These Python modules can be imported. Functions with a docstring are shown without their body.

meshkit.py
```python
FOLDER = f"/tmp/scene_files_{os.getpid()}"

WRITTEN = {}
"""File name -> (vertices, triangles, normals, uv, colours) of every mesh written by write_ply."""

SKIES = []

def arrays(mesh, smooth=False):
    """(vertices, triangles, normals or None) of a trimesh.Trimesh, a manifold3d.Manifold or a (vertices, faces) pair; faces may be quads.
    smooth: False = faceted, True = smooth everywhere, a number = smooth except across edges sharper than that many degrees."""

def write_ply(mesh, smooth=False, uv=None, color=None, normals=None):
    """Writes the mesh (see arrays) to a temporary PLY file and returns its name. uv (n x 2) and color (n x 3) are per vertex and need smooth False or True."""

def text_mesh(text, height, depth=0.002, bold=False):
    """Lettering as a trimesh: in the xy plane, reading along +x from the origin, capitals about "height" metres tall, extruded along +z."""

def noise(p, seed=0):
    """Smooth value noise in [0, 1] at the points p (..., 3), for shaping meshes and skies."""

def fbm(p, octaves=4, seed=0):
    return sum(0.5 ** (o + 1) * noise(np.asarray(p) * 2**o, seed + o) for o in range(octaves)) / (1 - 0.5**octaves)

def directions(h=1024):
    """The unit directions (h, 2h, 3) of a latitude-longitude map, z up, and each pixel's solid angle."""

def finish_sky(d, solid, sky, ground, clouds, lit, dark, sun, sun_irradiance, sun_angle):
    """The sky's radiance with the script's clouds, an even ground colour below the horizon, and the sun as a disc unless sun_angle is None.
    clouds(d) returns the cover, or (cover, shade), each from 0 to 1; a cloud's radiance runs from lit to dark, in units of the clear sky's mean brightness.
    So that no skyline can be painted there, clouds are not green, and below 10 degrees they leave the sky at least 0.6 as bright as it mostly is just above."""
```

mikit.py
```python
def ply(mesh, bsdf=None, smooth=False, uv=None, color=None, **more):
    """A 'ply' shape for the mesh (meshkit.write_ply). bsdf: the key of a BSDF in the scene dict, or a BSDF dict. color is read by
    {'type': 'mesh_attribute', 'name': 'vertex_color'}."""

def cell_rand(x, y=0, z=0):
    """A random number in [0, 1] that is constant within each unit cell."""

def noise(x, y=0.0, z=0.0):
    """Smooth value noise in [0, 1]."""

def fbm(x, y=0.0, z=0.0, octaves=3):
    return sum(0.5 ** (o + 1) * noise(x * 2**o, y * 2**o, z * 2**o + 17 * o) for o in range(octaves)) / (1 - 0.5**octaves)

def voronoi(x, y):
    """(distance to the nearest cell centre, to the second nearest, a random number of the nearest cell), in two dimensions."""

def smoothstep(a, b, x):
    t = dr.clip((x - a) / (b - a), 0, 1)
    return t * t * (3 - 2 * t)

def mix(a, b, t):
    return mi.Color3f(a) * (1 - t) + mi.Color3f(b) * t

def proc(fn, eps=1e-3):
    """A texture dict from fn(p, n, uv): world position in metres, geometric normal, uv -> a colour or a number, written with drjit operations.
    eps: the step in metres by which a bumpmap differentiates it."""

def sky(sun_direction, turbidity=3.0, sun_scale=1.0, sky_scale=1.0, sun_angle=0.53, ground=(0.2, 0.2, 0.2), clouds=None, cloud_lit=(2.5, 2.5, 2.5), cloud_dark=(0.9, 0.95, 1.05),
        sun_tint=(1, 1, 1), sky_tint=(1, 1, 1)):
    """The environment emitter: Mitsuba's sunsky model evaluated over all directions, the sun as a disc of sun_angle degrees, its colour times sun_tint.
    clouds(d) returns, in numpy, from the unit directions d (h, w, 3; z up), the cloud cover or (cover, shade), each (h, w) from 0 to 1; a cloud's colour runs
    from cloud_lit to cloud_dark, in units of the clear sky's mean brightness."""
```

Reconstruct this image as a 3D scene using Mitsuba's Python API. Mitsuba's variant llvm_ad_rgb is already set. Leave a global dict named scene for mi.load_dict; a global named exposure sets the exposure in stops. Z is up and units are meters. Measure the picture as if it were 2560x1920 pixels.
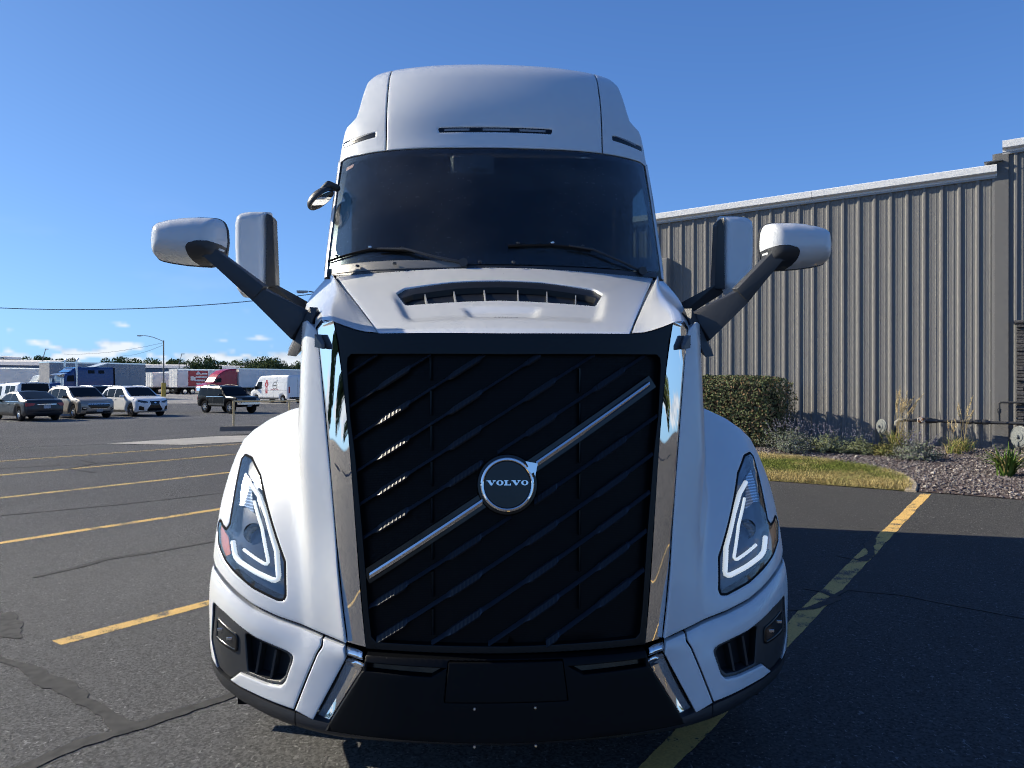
import math, random
import numpy as np, trimesh, manifold3d, shapely
import drjit as dr, mitsuba as mi
import mikit, meshkit
from scipy.interpolate import RBFInterpolator
from scipy.spatial import Delaunay
from shapely.geometry import Polygon, LineString, Point, MultiPolygon, box as sbox
from mikit import proc, noise, fbm, smoothstep, mix
T = mi.ScalarTransform4f
rng = np.random.default_rng(7)
scene, labels = {}, {}

# ------------------------------------------------------------------ camera, sky, exposure
CAM_H = 1.55
scene['camera'] = {'type': 'perspective', 'fov': 70.0, 'fov_axis': 'x', 'near_clip': 0.05, 'far_clip': 8000.0,
                   'to_world': T().look_at(origin=[0, 0, CAM_H], target=[0, 100, CAM_H - 0.16], up=[0, 0, 1])}
SUN_EL, SUN_AZ = math.radians(30), math.radians(14)
SUN = np.array([-math.cos(SUN_EL) * math.cos(SUN_AZ), math.cos(SUN_EL) * math.sin(SUN_AZ), math.sin(SUN_EL)])
def cloud_cover(d):
    el = np.degrees(np.arcsin(np.clip(d[..., 2], -1, 1)))
    az = np.degrees(np.arctan2(d[..., 0], d[..., 1]))
    p = np.stack([az * 0.55, el * 1.5, np.zeros_like(el)], -1)
    n = meshkit.fbm(p, 5, seed=23)
    band = np.exp(-((el - 1.35) / 1.15) ** 2)
    c = np.clip((n - 0.71 + 0.27 * band) / 0.10, 0, 1) * np.clip(el / .3, 0, 1) * np.clip((5.5 - el) / 1.5, 0, 1)
    n2 = meshkit.fbm(p + np.array([0.25, -0.55, 0.0]), 5, seed=23)
    wisp = np.clip((meshkit.fbm(np.stack([az * 0.12, el * 0.5, az * 0], -1), 4, seed=4) - 0.6) / 0.3, 0, 1) * np.clip((el - 3) / 4, 0, 1) * np.clip((14 - el) / 6, 0, 1) * 0.10
    return np.maximum(c * 0.85, wisp), np.clip((n2 - n) * 4.0 + 0.35, 0, 0.9)
scene['sky'] = mikit.sky(SUN.tolist(), turbidity=2.3, sun_scale=1.75, sky_scale=1.15, sun_tint=(0.86, 0.99, 1.20), ground=(0.10, 0.10, 0.10), clouds=cloud_cover, cloud_lit=(3.1, 3.2, 3.3), cloud_dark=(1.8, 2.05, 2.35), sky_tint=(0.65, 0.91, 1.36))
exposure = 1.80

# ------------------------------------------------------------------ registry
_count = {}
def key_of(name):
    n = _count.get(name, 0); _count[name] = n + 1
    return name if n == 0 else f'{name}_{n:03d}'
def thing(name, label, category, group=None):
    k = key_of(name)
    labels[k] = {'label': label, 'category': category}
    if group: labels[k]['group'] = group
    return k
def struct(name):
    k = key_of(name); labels[k] = {'kind': 'structure', 'label': name.replace('_', ' ')}
    return k
def put(k, mesh, mat, smooth=False, to=None, **kw):
    d = mikit.ply(mesh, mat, smooth, **kw)
    if to is not None: d['to_world'] = to
    scene[k] = d
    return k
def part(parent, name, mesh, mat, smooth=False, to=None, label=None, kind=None, **kw):
    k = key_of(f'{parent}__{name}')
    put(k, mesh, mat, smooth, to, **kw)
    if label: labels.setdefault(k, {})['label'] = label
    if kind: labels.setdefault(k, {})['kind'] = kind
    return k

# ------------------------------------------------------------------ mesh helpers
def tm(v, f): return trimesh.Trimesh(np.asarray(v, float), np.asarray(f, int), process=False)
def cat(L): return trimesh.util.concatenate([m for m in L if m is not None])
def box(c, s, bevel=0.0, R=None):
    if bevel > 0:
        h = np.array(s) / 2; b = min(bevel, h.min() * 0.9); pts = []
        for sx in (-1, 1):
            for sy in (-1, 1):
                for sz in (-1, 1):
                    S = np.array([sx, sy, sz])
                    for a in range(3):
                        q = h - b; q[a] = h[a]; pts.append(S * q)
        m = trimesh.convex.convex_hull(np.array(pts))
    else:
        m = trimesh.creation.box(extents=s)
    if R is not None: m.apply_transform(np.vstack([np.hstack([R, [[0], [0], [0]]]), [0, 0, 0, 1]]))
    m.apply_translation(c); return m
def rotz(a): c, s = math.cos(a), math.sin(a); return np.array([[c, -s, 0], [s, c, 0], [0, 0, 1.0]])
def cyl(p0, p1, r, n=12, r1=None):
    return tube([p0, p1], [r, r if r1 is None else r1], n)
def tube(path, r, n=8, cap=True, squash=None):
    p = np.asarray(path, float); r = np.broadcast_to(np.asarray(r, float), (len(p),))
    t = np.gradient(p, axis=0); t /= np.linalg.norm(t, axis=1, keepdims=True) + 1e-12
    up = np.array([0, 0, 1.0]) if abs(t[:, 2]).max() < 0.95 else np.array([1.0, 0.02, 0])
    a = np.cross(t, up); a /= np.linalg.norm(a, axis=1, keepdims=True); b = np.cross(t, a)
    th = np.arange(n) * 2 * np.pi / n
    sa, sb = squash or (1, 1)
    v = p[:, None] + r[:, None, None] * (sa * np.cos(th)[None, :, None] * a[:, None] + sb * np.sin(th)[None, :, None] * b[:, None])
    return grid_mesh(v, wrap=True, cap=cap)
def grid_mesh(v, wrap=False, cap=False):
    v = np.asarray(v, float); m, n = v.shape[:2]; f = []
    i, j = np.meshgrid(np.arange(m - 1), np.arange(n if wrap else n - 1), indexing='ij')
    i, j = i.ravel(), j.ravel(); k = (j + 1) % n
    a, b, c, d = i * n + j, i * n + k, (i + 1) * n + k, (i + 1) * n + j
    f = np.vstack([np.stack([a, b, c], 1), np.stack([a, c, d], 1)]); V = v.reshape(-1, 3)
    if cap:
        for row in (0, m - 1):
            base = len(V); V = np.vstack([V, V[row * n:(row + 1) * n], V[row * n:(row + 1) * n].mean(0)])
            q = np.arange(n); tri = np.stack([base + q, base + (q + 1) % n, np.full(n, base + n)], 1)
            f = np.vstack([f, tri if row else tri[:, ::-1]])
    return tm(V, f)
def lathe(profile, axis='z', n=32):
    pr = np.asarray(profile, float); th = np.arange(n) * 2 * np.pi / n
    v = np.stack([pr[:, 0][:, None] * np.cos(th), pr[:, 0][:, None] * np.sin(th), np.broadcast_to(pr[:, 1][:, None], (len(pr), n))], -1)
    m = grid_mesh(v, wrap=True)
    if axis == 'y': m.vertices = np.stack([m.vertices[:, 0], m.vertices[:, 2], m.vertices[:, 1]], 1)
    if axis == 'x': m.vertices = np.stack([m.vertices[:, 2], m.vertices[:, 0], m.vertices[:, 1]], 1)
    return m
def mirror(m):
    q = m.copy(); q.vertices = q.vertices * [-1, 1, 1]; q.faces = q.faces[:, ::-1]; return q
def ring_pts(r, res):
    c = np.asarray(r.coords)[:-1]; out = []
    for a, b in zip(c, np.roll(c, -1, 0)):
        k = max(1, int(math.ceil(np.linalg.norm(b - a) / res)))
        out.append(a + (b - a) * (np.arange(k) / k)[:, None])
    return np.vstack(out)
def smooth_poly(pts, r):
    """Rounds the corners of an outline by r."""
    p = Polygon(pts)
    if not p.is_valid: p = p.buffer(0)
    return p.buffer(-r, quad_segs=4).buffer(2 * r, quad_segs=4).buffer(-r, quad_segs=4)
def tri2d(poly, res, rim=0.0):
    """Triangulates a polygon (holes allowed) finely: (points, faces, boundary loops as index arrays)."""
    loops = [ring_pts(poly.exterior, res)] + [ring_pts(h, res) for h in poly.interiors]
    x0, y0, x1, y1 = poly.bounds
    gx, gy = np.meshgrid(np.arange(x0, x1, res), np.arange(y0, y1, res * 0.87))
    gx = gx + (np.arange(gx.shape[0]) % 2)[:, None] * res / 2
    inner = poly.buffer(-res * 0.45 - rim)
    rings = []
    if rim > 0:
        for o in (rim * .35, rim):
            for pg in polys(poly.buffer(-o)): rings += [ring_pts(pg.exterior, res)] + [ring_pts(h, res) for h in pg.interiors]
    g = np.stack([gx.ravel(), gy.ravel()], 1)
    if not inner.is_empty and len(g): g = g[shapely.contains_xy(inner, g[:, 0], g[:, 1])]
    else: g = np.zeros((0, 2))
    P = np.vstack(loops + rings + [g])
    P = P + 1e-7 * np.sin(np.arange(len(P)) * 12.9898)[:, None]
    f = Delaunay(P).simplices
    cpt = P[f].mean(1); f = f[shapely.contains_xy(poly, cpt[:, 0], cpt[:, 1])]
    a = P[f]; e1, e2 = a[:, 1] - a[:, 0], a[:, 2] - a[:, 0]; area = e1[:, 0] * e2[:, 1] - e1[:, 1] * e2[:, 0]; f = f[np.abs(area) > 1e-10]; area = area[np.abs(area) > 1e-10]
    f[area < 0] = f[area < 0][:, ::-1]
    idx, k = [], 0
    for L in loops: idx.append(np.arange(k, k + len(L))); k += len(L)
    return P, f, idx
def polys(g):
    return [g] if isinstance(g, Polygon) else [q for q in getattr(g, 'geoms', []) if isinstance(q, Polygon) and q.area > 1e-6]
def panel(poly, fn, res=0.02, thick=0.015, off=0.0, lift=None, rim=0.0):
    """A panel over the (x, z) outline, lying on the depth map fn, with edges turned back by thick; rim rounds the outer edge back."""
    out = []
    for pg in polys(poly):
        P, f, loops = tri2d(pg, res, rim)
        y = fn(P[:, 0], P[:, 1]) + off
        if rim > 0:
            d = shapely.distance(shapely.boundary(pg), shapely.points(P)); t = np.clip(1 - d / rim, 0, 1); y = y + rim * 0.7 * (1 - np.sqrt(np.clip(1 - t * t, 0, 1)))
        V = np.stack([P[:, 0], y, P[:, 1]], 1); F = [f]
        if thick:
            for L in loops:
                b = len(V); back = V[L] + [0, thick, 0]; V = np.vstack([V, V[L], back]); n = len(L)
                q = np.arange(n); k = (q + 1) % n
                F.append(np.stack([b + q, b + n + q, b + n + k], 1)); F.append(np.stack([b + q, b + n + k, b + k], 1))
        out.append(tm(V, np.vstack(F)))
    return cat(out)
def flat(poly, frame, res=None, thick=0.0):
    """A polygon in a plane frame (origin, u, v); thick extrudes along u x v."""
    o, u, v = (np.asarray(q, float) for q in frame); n = np.cross(u, v); out = []
    for pg in polys(poly):
        m = trimesh.creation.extrude_polygon(pg, abs(thick) if thick else 1e-3, engine='earcut') if thick else None
        if m is None:
            P, f, _ = tri2d(pg, res or 1.0); out.append(tm(o + P[:, :1] * u + P[:, 1:] * v, f))
        else:
            V = m.vertices; z = V[:, 2:] * (1 if thick > 0 else -1)
            out.append(tm(o + V[:, :1] * u + V[:, 1:2] * v + z * n, m.faces if thick > 0 else m.faces[:, ::-1]))
    return cat(out)
def hull_chain(joints, radii, refine=0.02, smooth_n=6):
    M = manifold3d.Manifold; parts = []
    sph = lambda p, r: M.sphere(r, 24).translate(list(map(float, p)))
    for i in range(len(joints) - 1):
        parts.append(M.batch_hull([sph(joints[i], radii[i]), sph(joints[i + 1], radii[i + 1])]))
    m = M.batch_boolean(parts, manifold3d.OpType.Add).refine_to_length(refine).to_mesh()
    t = trimesh.Trimesh(m.vert_properties[:, :3], m.tri_verts)
    if smooth_n: trimesh.smoothing.filter_taubin(t, iterations=smooth_n)
    return t

# ------------------------------------------------------------------ materials
def rgb(*c): return {'type': 'rgb', 'value': list(c)}
def principled(k, color, rough=0.5, metallic=0.0, cc=0.0, ccg=0.97, spec=0.5, bump=None, bscale=1.0, **kw):
    col = color if isinstance(color, dict) else {'type': 'rgb', 'value': list(color)}
    if metallic == 0 and not kw and not (rough >= .62 and col['type'] == 'proc'):
        f0 = math.sqrt(max(.08 * spec, .004)); a = min(max(rough * rough, .03), .18)
        if cc >= .5: a = min(a, .05); f0 = max(f0, .2)
        d = {'type': 'roughplastic', 'distribution': 'ggx', 'alpha': a, 'int_ior': (1 + f0) / (1 - f0), 'diffuse_reflectance': col}
        if col['type'] == 'mesh_attribute' or rough >= .62: d = {'type': 'diffuse', 'reflectance': col}
        if bump is not None: d = {'type': 'bumpmap', 'arbitrary': bump, 'scale': float(bscale), 'bsdf': d}
        scene[k] = {'type': 'twosided', 'bsdf': d}
        return k
    d = {'type': 'principled', 'base_color': color if isinstance(color, dict) else {'type': 'rgb', 'value': list(color)},
         'roughness': rough if isinstance(rough, dict) else float(rough), 'metallic': float(metallic), 'clearcoat': float(cc), 'clearcoat_gloss': float(ccg), 'specular': float(spec), **kw}
    if bump is not None: d = {'type': 'bumpmap', 'arbitrary': bump, 'scale': float(bscale), 'bsdf': d}
    scene[k] = {'type': 'twosided', 'bsdf': d}
    return k
def paint_dust(p, n, uv):
    d = fbm(p.x * 3.1, p.y * 3.1, p.z * 1.2, 3); low = smoothstep(1.3, .3, p.z)
    return mix((.665, .68, .685), (.56, .55, .52), smoothstep(.5, .85, d) * .30 * low)
scene['mat_white_paint'] = {'type': 'twosided', 'bsdf': {'type': 'roughplastic', 'distribution': 'ggx', 'alpha': 0.035, 'int_ior': 1.55, 'nonlinear': False, 'diffuse_reflectance': proc(paint_dust)}}
scene['mat_gloss_black'] = {'type': 'twosided', 'bsdf': {'type': 'roughplastic', 'distribution': 'ggx', 'alpha': 0.03, 'int_ior': 1.5, 'diffuse_reflectance': rgb(.0025, .003, .004)}}
scene['mat_frame_black'] = {'type': 'twosided', 'bsdf': {'type': 'roughplastic', 'distribution': 'ggx', 'alpha': 0.12, 'int_ior': 1.38, 'diffuse_reflectance': rgb(.0025, .003, .004)}}
principled('mat_slat_pad', (0.014, 0.017, 0.023), 0.42, spec=.3)
principled('mat_slat', (0.026, 0.033, 0.045), 0.28, spec=.6)
principled('mat_vent_black', (0.006, 0.0065, 0.007), .4, spec=.3)
principled('mat_black_plastic', (0.035, 0.037, 0.041), 0.42, bump=proc(lambda p, n, uv: noise(p.x * 900, p.y * 900, p.z * 900), 4e-4), bscale=0.00025)
principled('mat_bumper_black', (0.0025, 0.003, 0.004), 0.45, cc=0.0, spec=0.14)
principled('mat_grille_mesh', proc(lambda p, n, uv: mi.Color3f(0.005, 0.0055, 0.007) * (0.4 + 1.2 * smoothstep(0.35, 0.5, dr.abs(p.z * 160 - dr.floor(p.z * 160) - 0.5)))), 0.5, spec=0.12)
scene['mat_chrome'] = {'type': 'twosided', 'bsdf': {'type': 'conductor', 'material': 'Al', 'specular_reflectance': {'type': 'rgb', 'value': [0.88, 0.88, 0.88]}}}
scene['mat_glass'] = {'type': 'thindielectric', 'int_ior': 1.5}
def glass_dust(p, n, uv):
    d = fbm(p.x * 2.5, p.y * 2.5, p.z * 2.5, 4); sm = noise(p.x * 60, p.y * 60, p.z * 60)
    return .012 + .030 * smoothstep(.35, .8, d) + .05 * smoothstep(.80, .95, sm) * smoothstep(.4, .7, d)
scene['mat_windshield_clean'] = {'type': 'thindielectric', 'int_ior': 1.36, 'specular_transmittance': {'type': 'rgb', 'value': [0.62, 0.70, 0.72]}}
scene['mat_windshield'] = {'type': 'blendbsdf', 'weight': proc(glass_dust), 'a': {'type': 'ref', 'id': 'mat_windshield_clean'}, 'b': {'type': 'twosided', 'bsdf': {'type': 'diffuse', 'reflectance': rgb(.45, .44, .42)}}}
principled('mat_dark_glass', (0.012, 0.015, 0.018), 0.06, cc=1.0, spec=0.7)
principled('mat_rubber', (0.022, 0.022, 0.023), 0.75)
principled('mat_interior', (0.03, 0.031, 0.033), 0.8, spec=.2)
principled('mat_interior_light', (0.07, 0.07, 0.07), 0.8)
principled('mat_bright_trim', (0.72, 0.73, 0.74), 0.22, metallic=1.0)
principled('mat_lamp_reflector', proc(lambda p, n, uv: mi.Color3f(0.75, 0.77, 0.8) * (0.35 + 0.65 * smoothstep(0.2, 0.45, dr.abs(p.z * 90 - dr.floor(p.z * 90) - 0.5)))), 0.12, metallic=0.9)
principled('mat_lamp_housing', (0.05, 0.065, 0.095), 0.12, cc=0.6)
principled('mat_amber', (0.50, 0.12, 0.02), 0.25, cc=0.5)
principled('mat_red_lens', (0.35, 0.02, 0.02), 0.2, cc=0.6)
principled('mat_lens_white', (0.24, 0.25, 0.26), 0.3, cc=0.5)
scene['mat_side_glass'] = {'type': 'thindielectric', 'int_ior': 1.4, 'specular_transmittance': rgb(.25, .32, .34)}
principled('mat_orange_sticker', (0.75, 0.14, 0.04), 0.6)
principled('mat_sticker', (0.52, 0.53, 0.54), 0.5)
principled('mat_print_gray', (0.12, 0.13, 0.14), 0.5)
principled('mat_drl', (.82, .84, .83), .2)
principled('mat_vent_mesh', proc(lambda p, n, uv: mi.Color3f(0.10, 0.09, 0.09) * (0.25 + 1.1 * smoothstep(0.25, 0.4, dr.maximum(dr.abs(p.x * 110 - dr.floor(p.x * 110) - 0.5), dr.abs(p.y * 70 - dr.floor(p.y * 70) - 0.5))))), 0.5)
principled('mat_fin_gray', (0.33, 0.34, 0.35), 0.4)
principled('mat_cowl_gray', (0.20, 0.195, 0.185), 0.45)
principled('mat_seam', (0.10, 0.105, 0.11), 0.6)
principled('mat_leaf', {'type': 'mesh_attribute', 'name': 'vertex_color'}, 0.55, spec=0.35)
principled('mat_blade', {'type': 'mesh_attribute', 'name': 'vertex_color'}, 0.6, spec=0.25)
principled('mat_vertex_rough', {'type': 'mesh_attribute', 'name': 'vertex_color'}, 0.85, spec=0.2)
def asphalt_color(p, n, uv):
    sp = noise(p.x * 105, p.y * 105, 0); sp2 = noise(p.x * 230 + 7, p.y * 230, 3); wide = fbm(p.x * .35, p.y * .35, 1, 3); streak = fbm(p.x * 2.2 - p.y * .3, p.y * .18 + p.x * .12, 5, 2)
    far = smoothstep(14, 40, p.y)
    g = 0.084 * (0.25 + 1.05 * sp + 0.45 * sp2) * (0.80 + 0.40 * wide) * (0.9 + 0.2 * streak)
    g = g * (1 + 0.25 * far) * (1 - 0.46 * smoothstep(-.6, .9, p.x))  # darker asphalt at right, the colour pushed further to deepen the truck shadow
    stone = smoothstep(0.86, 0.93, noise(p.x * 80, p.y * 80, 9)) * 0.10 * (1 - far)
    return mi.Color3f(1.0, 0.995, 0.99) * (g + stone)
def asphalt_bump(p, n, uv): return 0.6 * noise(p.x * 120, p.y * 120, 0) + 0.4 * noise(p.x * 260, p.y * 260, 2)
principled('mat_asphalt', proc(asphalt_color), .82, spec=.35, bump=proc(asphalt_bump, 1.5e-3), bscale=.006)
principled('mat_crack_seal', proc(lambda p, n, uv: mi.Color3f(0.052, 0.051, 0.049) * (0.75 + 0.5 * noise(p.x * 30, p.y * 30, 1))), .8, spec=.2)
def paint_wear(p, n, uv):
    w = fbm(p.x * 9, p.y * 9, 2, 4); sp = noise(p.x * 130, p.y * 130, 4)
    return mix((.55, .35, .11), (.07, .065, .06), smoothstep(.60, .74, w * .75 + sp * .3)) * (.8 + .3 * sp)
principled('mat_yellow_paint', proc(paint_wear), .75, bump=proc(asphalt_bump, 1.5e-3), bscale=.002)
principled('mat_concrete', proc(lambda p, n, uv: mi.Color3f(.29, .27, .235) * (.75 + .5 * fbm(p.x * 1.5, p.y * 1.5, p.z * 3, 4))), .9)
principled('mat_concrete_dark', (.16, .155, .15), .9)
principled('mat_gravel', proc(lambda p, n, uv: mi.Color3f(.22, .205, .185) * (.7 + .6 * fbm(p.x * 2, p.y * .6, 0, 4))), .95)
principled('mat_mulch', (.10, .08, .078), .95)
principled('mat_lawn_soil', (.17, .15, .06), .95)
principled('mat_tan_stone', proc(lambda p, n, uv: mi.Color3f(.31, .255, .185) * (.75 + .5 * fbm(p.x * 14, p.y * 14, p.z * 14, 3))), .9)
def wall_metal(p, n, uv):
    return mi.Color3f(.185, .183, .180) * (.96 + .07 * fbm(p.x * .6, p.y * .6, p.z * .3, 2))
principled('mat_wall_metal', proc(wall_metal), .5, spec=.4)
principled('mat_wall_trim', (.155, .153, .150), .5); principled('mat_wall_trim_light', (.22, .217, .21), .5)
principled('mat_white_trim', (.70, .71, .72), .45); principled('mat_gray_trim', (.38, .39, .40), .5)
principled('mat_pier_mortar', (.02, .02, .022), .9)
principled('mat_pier_stone', proc(lambda p, n, uv: mi.Color3f(.062, .060, .062) * (.45 + 1.1 * fbm(p.x * 5, p.y * 5, p.z * 16, 3))), .8, bump=proc(lambda p, n, uv: fbm(p.x * 40, p.y * 40, p.z * 60, 2), 3e-3), bscale=.012)
principled('mat_dark_pipe', (.06, .06, .062), .55); principled('mat_pipe_gray', (.25, .25, .24), .6); principled('mat_light_gray_metal', (.20, .215, .215), .6, spec=.2)
principled('mat_rust', proc(lambda p, n, uv: mix((.55, .53, .48), (.20, .09, .04), smoothstep(.42, .6, fbm(p.x * 18, p.y * 18, p.z * 18, 2)))), .8)
principled('mat_twig', (.028, .025, .020), .9); principled('mat_straw', (.52, .42, .25), .8); principled('mat_straw_dark', (.36, .29, .16), .8); principled('mat_bark', (.07, .055, .045), .9)
principled('mat_alloy', (.62, .63, .64), .25, metallic=1.0); principled('mat_alloy_dark', (.10, .10, .11), .3, metallic=.6)
principled('mat_plate', (.45, .48, .52), .6); principled('mat_print_red', (.42, .03, .05), .5); principled('mat_print_ring', (.30, .22, .24), .6)
principled('mat_trailer', proc(lambda p, n, uv: mi.Color3f(.76, .755, .735) * (.85 + .25 * fbm(p.x * .8, p.y * .8, p.z * 1.5, 3))), .5); principled('mat_trailer_gray', (.34, .345, .355), .5); principled('mat_trailer_rail', (.28, .28, .28), .5)
principled('mat_visor_blue', (.03, .16, .42), .15, cc=1.0); principled('mat_glass_bright', (.10, .13, .14), .08, cc=1.0, spec=.8)
principled('mat_shed_wall', (.17, .21, .27), .6); principled('mat_shed_roof', (.62, .60, .57), .6); principled('mat_shed_door', (.07, .085, .11), .6)
principled('mat_lamp_pole', (.22, .21, .19), .6); principled('mat_lamp_head', (.42, .42, .41), .5); principled('mat_yellow_post', (.42, .32, .09), .7); principled('mat_wire', (.03, .03, .035), .7); principled('mat_cream_pipe', (.62, .50, .28), .6)
principled('mat_car_glass', (0.012, 0.016, 0.022), 0.10, spec=.04)

def matte(k, c): scene[k] = {'type': 'twosided', 'bsdf': {'type': 'diffuse', 'reflectance': c if isinstance(c, dict) else rgb(*c)}}
matte('mat_wall_metal', proc(lambda p, n, uv: mi.Color3f(.205, .202, .197) * (.96 + .07 * fbm(p.x * .6, p.y * .6, p.z * .3, 2)) * (1 - .16 * smoothstep(.75, .28, p.z) * noise(p.x * 2.2, p.y * 2.2, p.z * 3))))
matte('mat_wall_trim', (.165, .163, .160)); matte('mat_wall_trim_light', (.235, .232, .225)); matte('mat_white_trim', (.72, .73, .74)); matte('mat_gray_trim', (.40, .41, .42))
matte('mat_trailer_gray', (.34, .345, .355)); matte('mat_trailer', proc(lambda p, n, uv: mi.Color3f(.74, .735, .715) * (.86 + .24 * fbm(p.x * .8, p.y * .8, p.z * 1.5, 3))))
matte('mat_shed_wall', (.17, .21, .27)); matte('mat_shed_roof', (.64, .62, .59))

# ------------------------------------------------------------------ ground
def ground_z(x, y):
    u = np.asarray(y, float) - 0.8 * np.asarray(x, float)
    t = np.clip((u - 20) / 25, 0, 1); return -0.35 * t * t * (3 - 2 * t) * (1 - .5 * np.clip((u - 150) / 100, 0, 1) * 0)
NW, DWALL = np.array([.582, .813]), np.array([-.813, .582])     # building grid: away from the camera, and leftwards along the wall
def wall_pt(l, d=0.0):   # along the wall, metres in front of it
    return (16.9 - d) * NW + l * DWALL
lot = struct('parking_lot')
gx = np.r_[-3000, -900, -400, -200, np.linspace(-120, 60, 61), 120, 300, 900, 3000]
gy = np.r_[-3000, -600, -150, -60, np.linspace(-30, 170, 68), 260, 500, 1000, 3000]
GX, GY = np.meshgrid(gx, gy, indexing='ij')
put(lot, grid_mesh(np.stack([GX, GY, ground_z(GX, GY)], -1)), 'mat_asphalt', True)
def sheet(poly, dz, res):
    out = []
    for pg in polys(poly):
        P, f, _ = tri2d(pg, res); out.append(tm(np.stack([P[:, 0], P[:, 1], ground_z(P[:, 0], P[:, 1]) + dz], 1), f))
    return cat(out)
def rough_strip(pts, w, seed, jit=.25):
    r = np.random.default_rng(seed); L = LineString(pts); n = max(8, int(L.length / .03)); q = np.array([L.interpolate(t, normalized=True).coords[0] for t in np.linspace(0, 1, n)])
    t = np.gradient(q, axis=0); t /= np.linalg.norm(t, axis=1, keepdims=True) + 1e-9; nn = np.stack([-t[:, 1], t[:, 0]], 1)
    s = lambda k: meshkit.noise(np.stack([np.arange(n) * .12, np.full(n, seed * 3.1 + k), np.zeros(n)], -1)) - .5
    s2 = lambda k: meshkit.noise(np.stack([np.arange(n) * .7, np.full(n, seed * 3.1 + k), np.zeros(n)], -1)) - .5
    wa = np.broadcast_to(np.asarray(w, float), (n,)) if np.ndim(w) == 0 else np.interp(np.linspace(0, 1, n), np.linspace(0, 1, len(w)), w)
    a, b = q + nn * (wa * (.5 + jit * s(0) + jit * .4 * s2(1)))[:, None], q - nn * (wa * (.5 + jit * s(2) + jit * .4 * s2(3)))[:, None]
    p = Polygon(np.vstack([a, b[::-1]])); return p if p.is_valid else p.buffer(0)
LD = np.array([.582, .813])
for p0, length, w in (((-2.71, 4.35), 9.5, .115), ((-5.5, 6.3), 11, .115), ((-8.6, 7.45), 13, .115), ((-11.5, 8.2), 15, .115), ((-14.5, 8.5), 16, .115), ((.05, 2.2), 9.85, .125), ((3.6, 1.2), 8.6, .125), ((7.2, .2), 6.5, .125), ((-3.2, -2.5), 3.5, .12), ((-6.9, -1.3), 5.0, .12)):
    a = np.array(p0); m = sheet(rough_strip([a, a + LD * length], w, int(abs(p0[0]) * 10), .10), .002, .16)
    part(lot, 'line', m, 'mat_yellow_paint', True)
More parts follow.
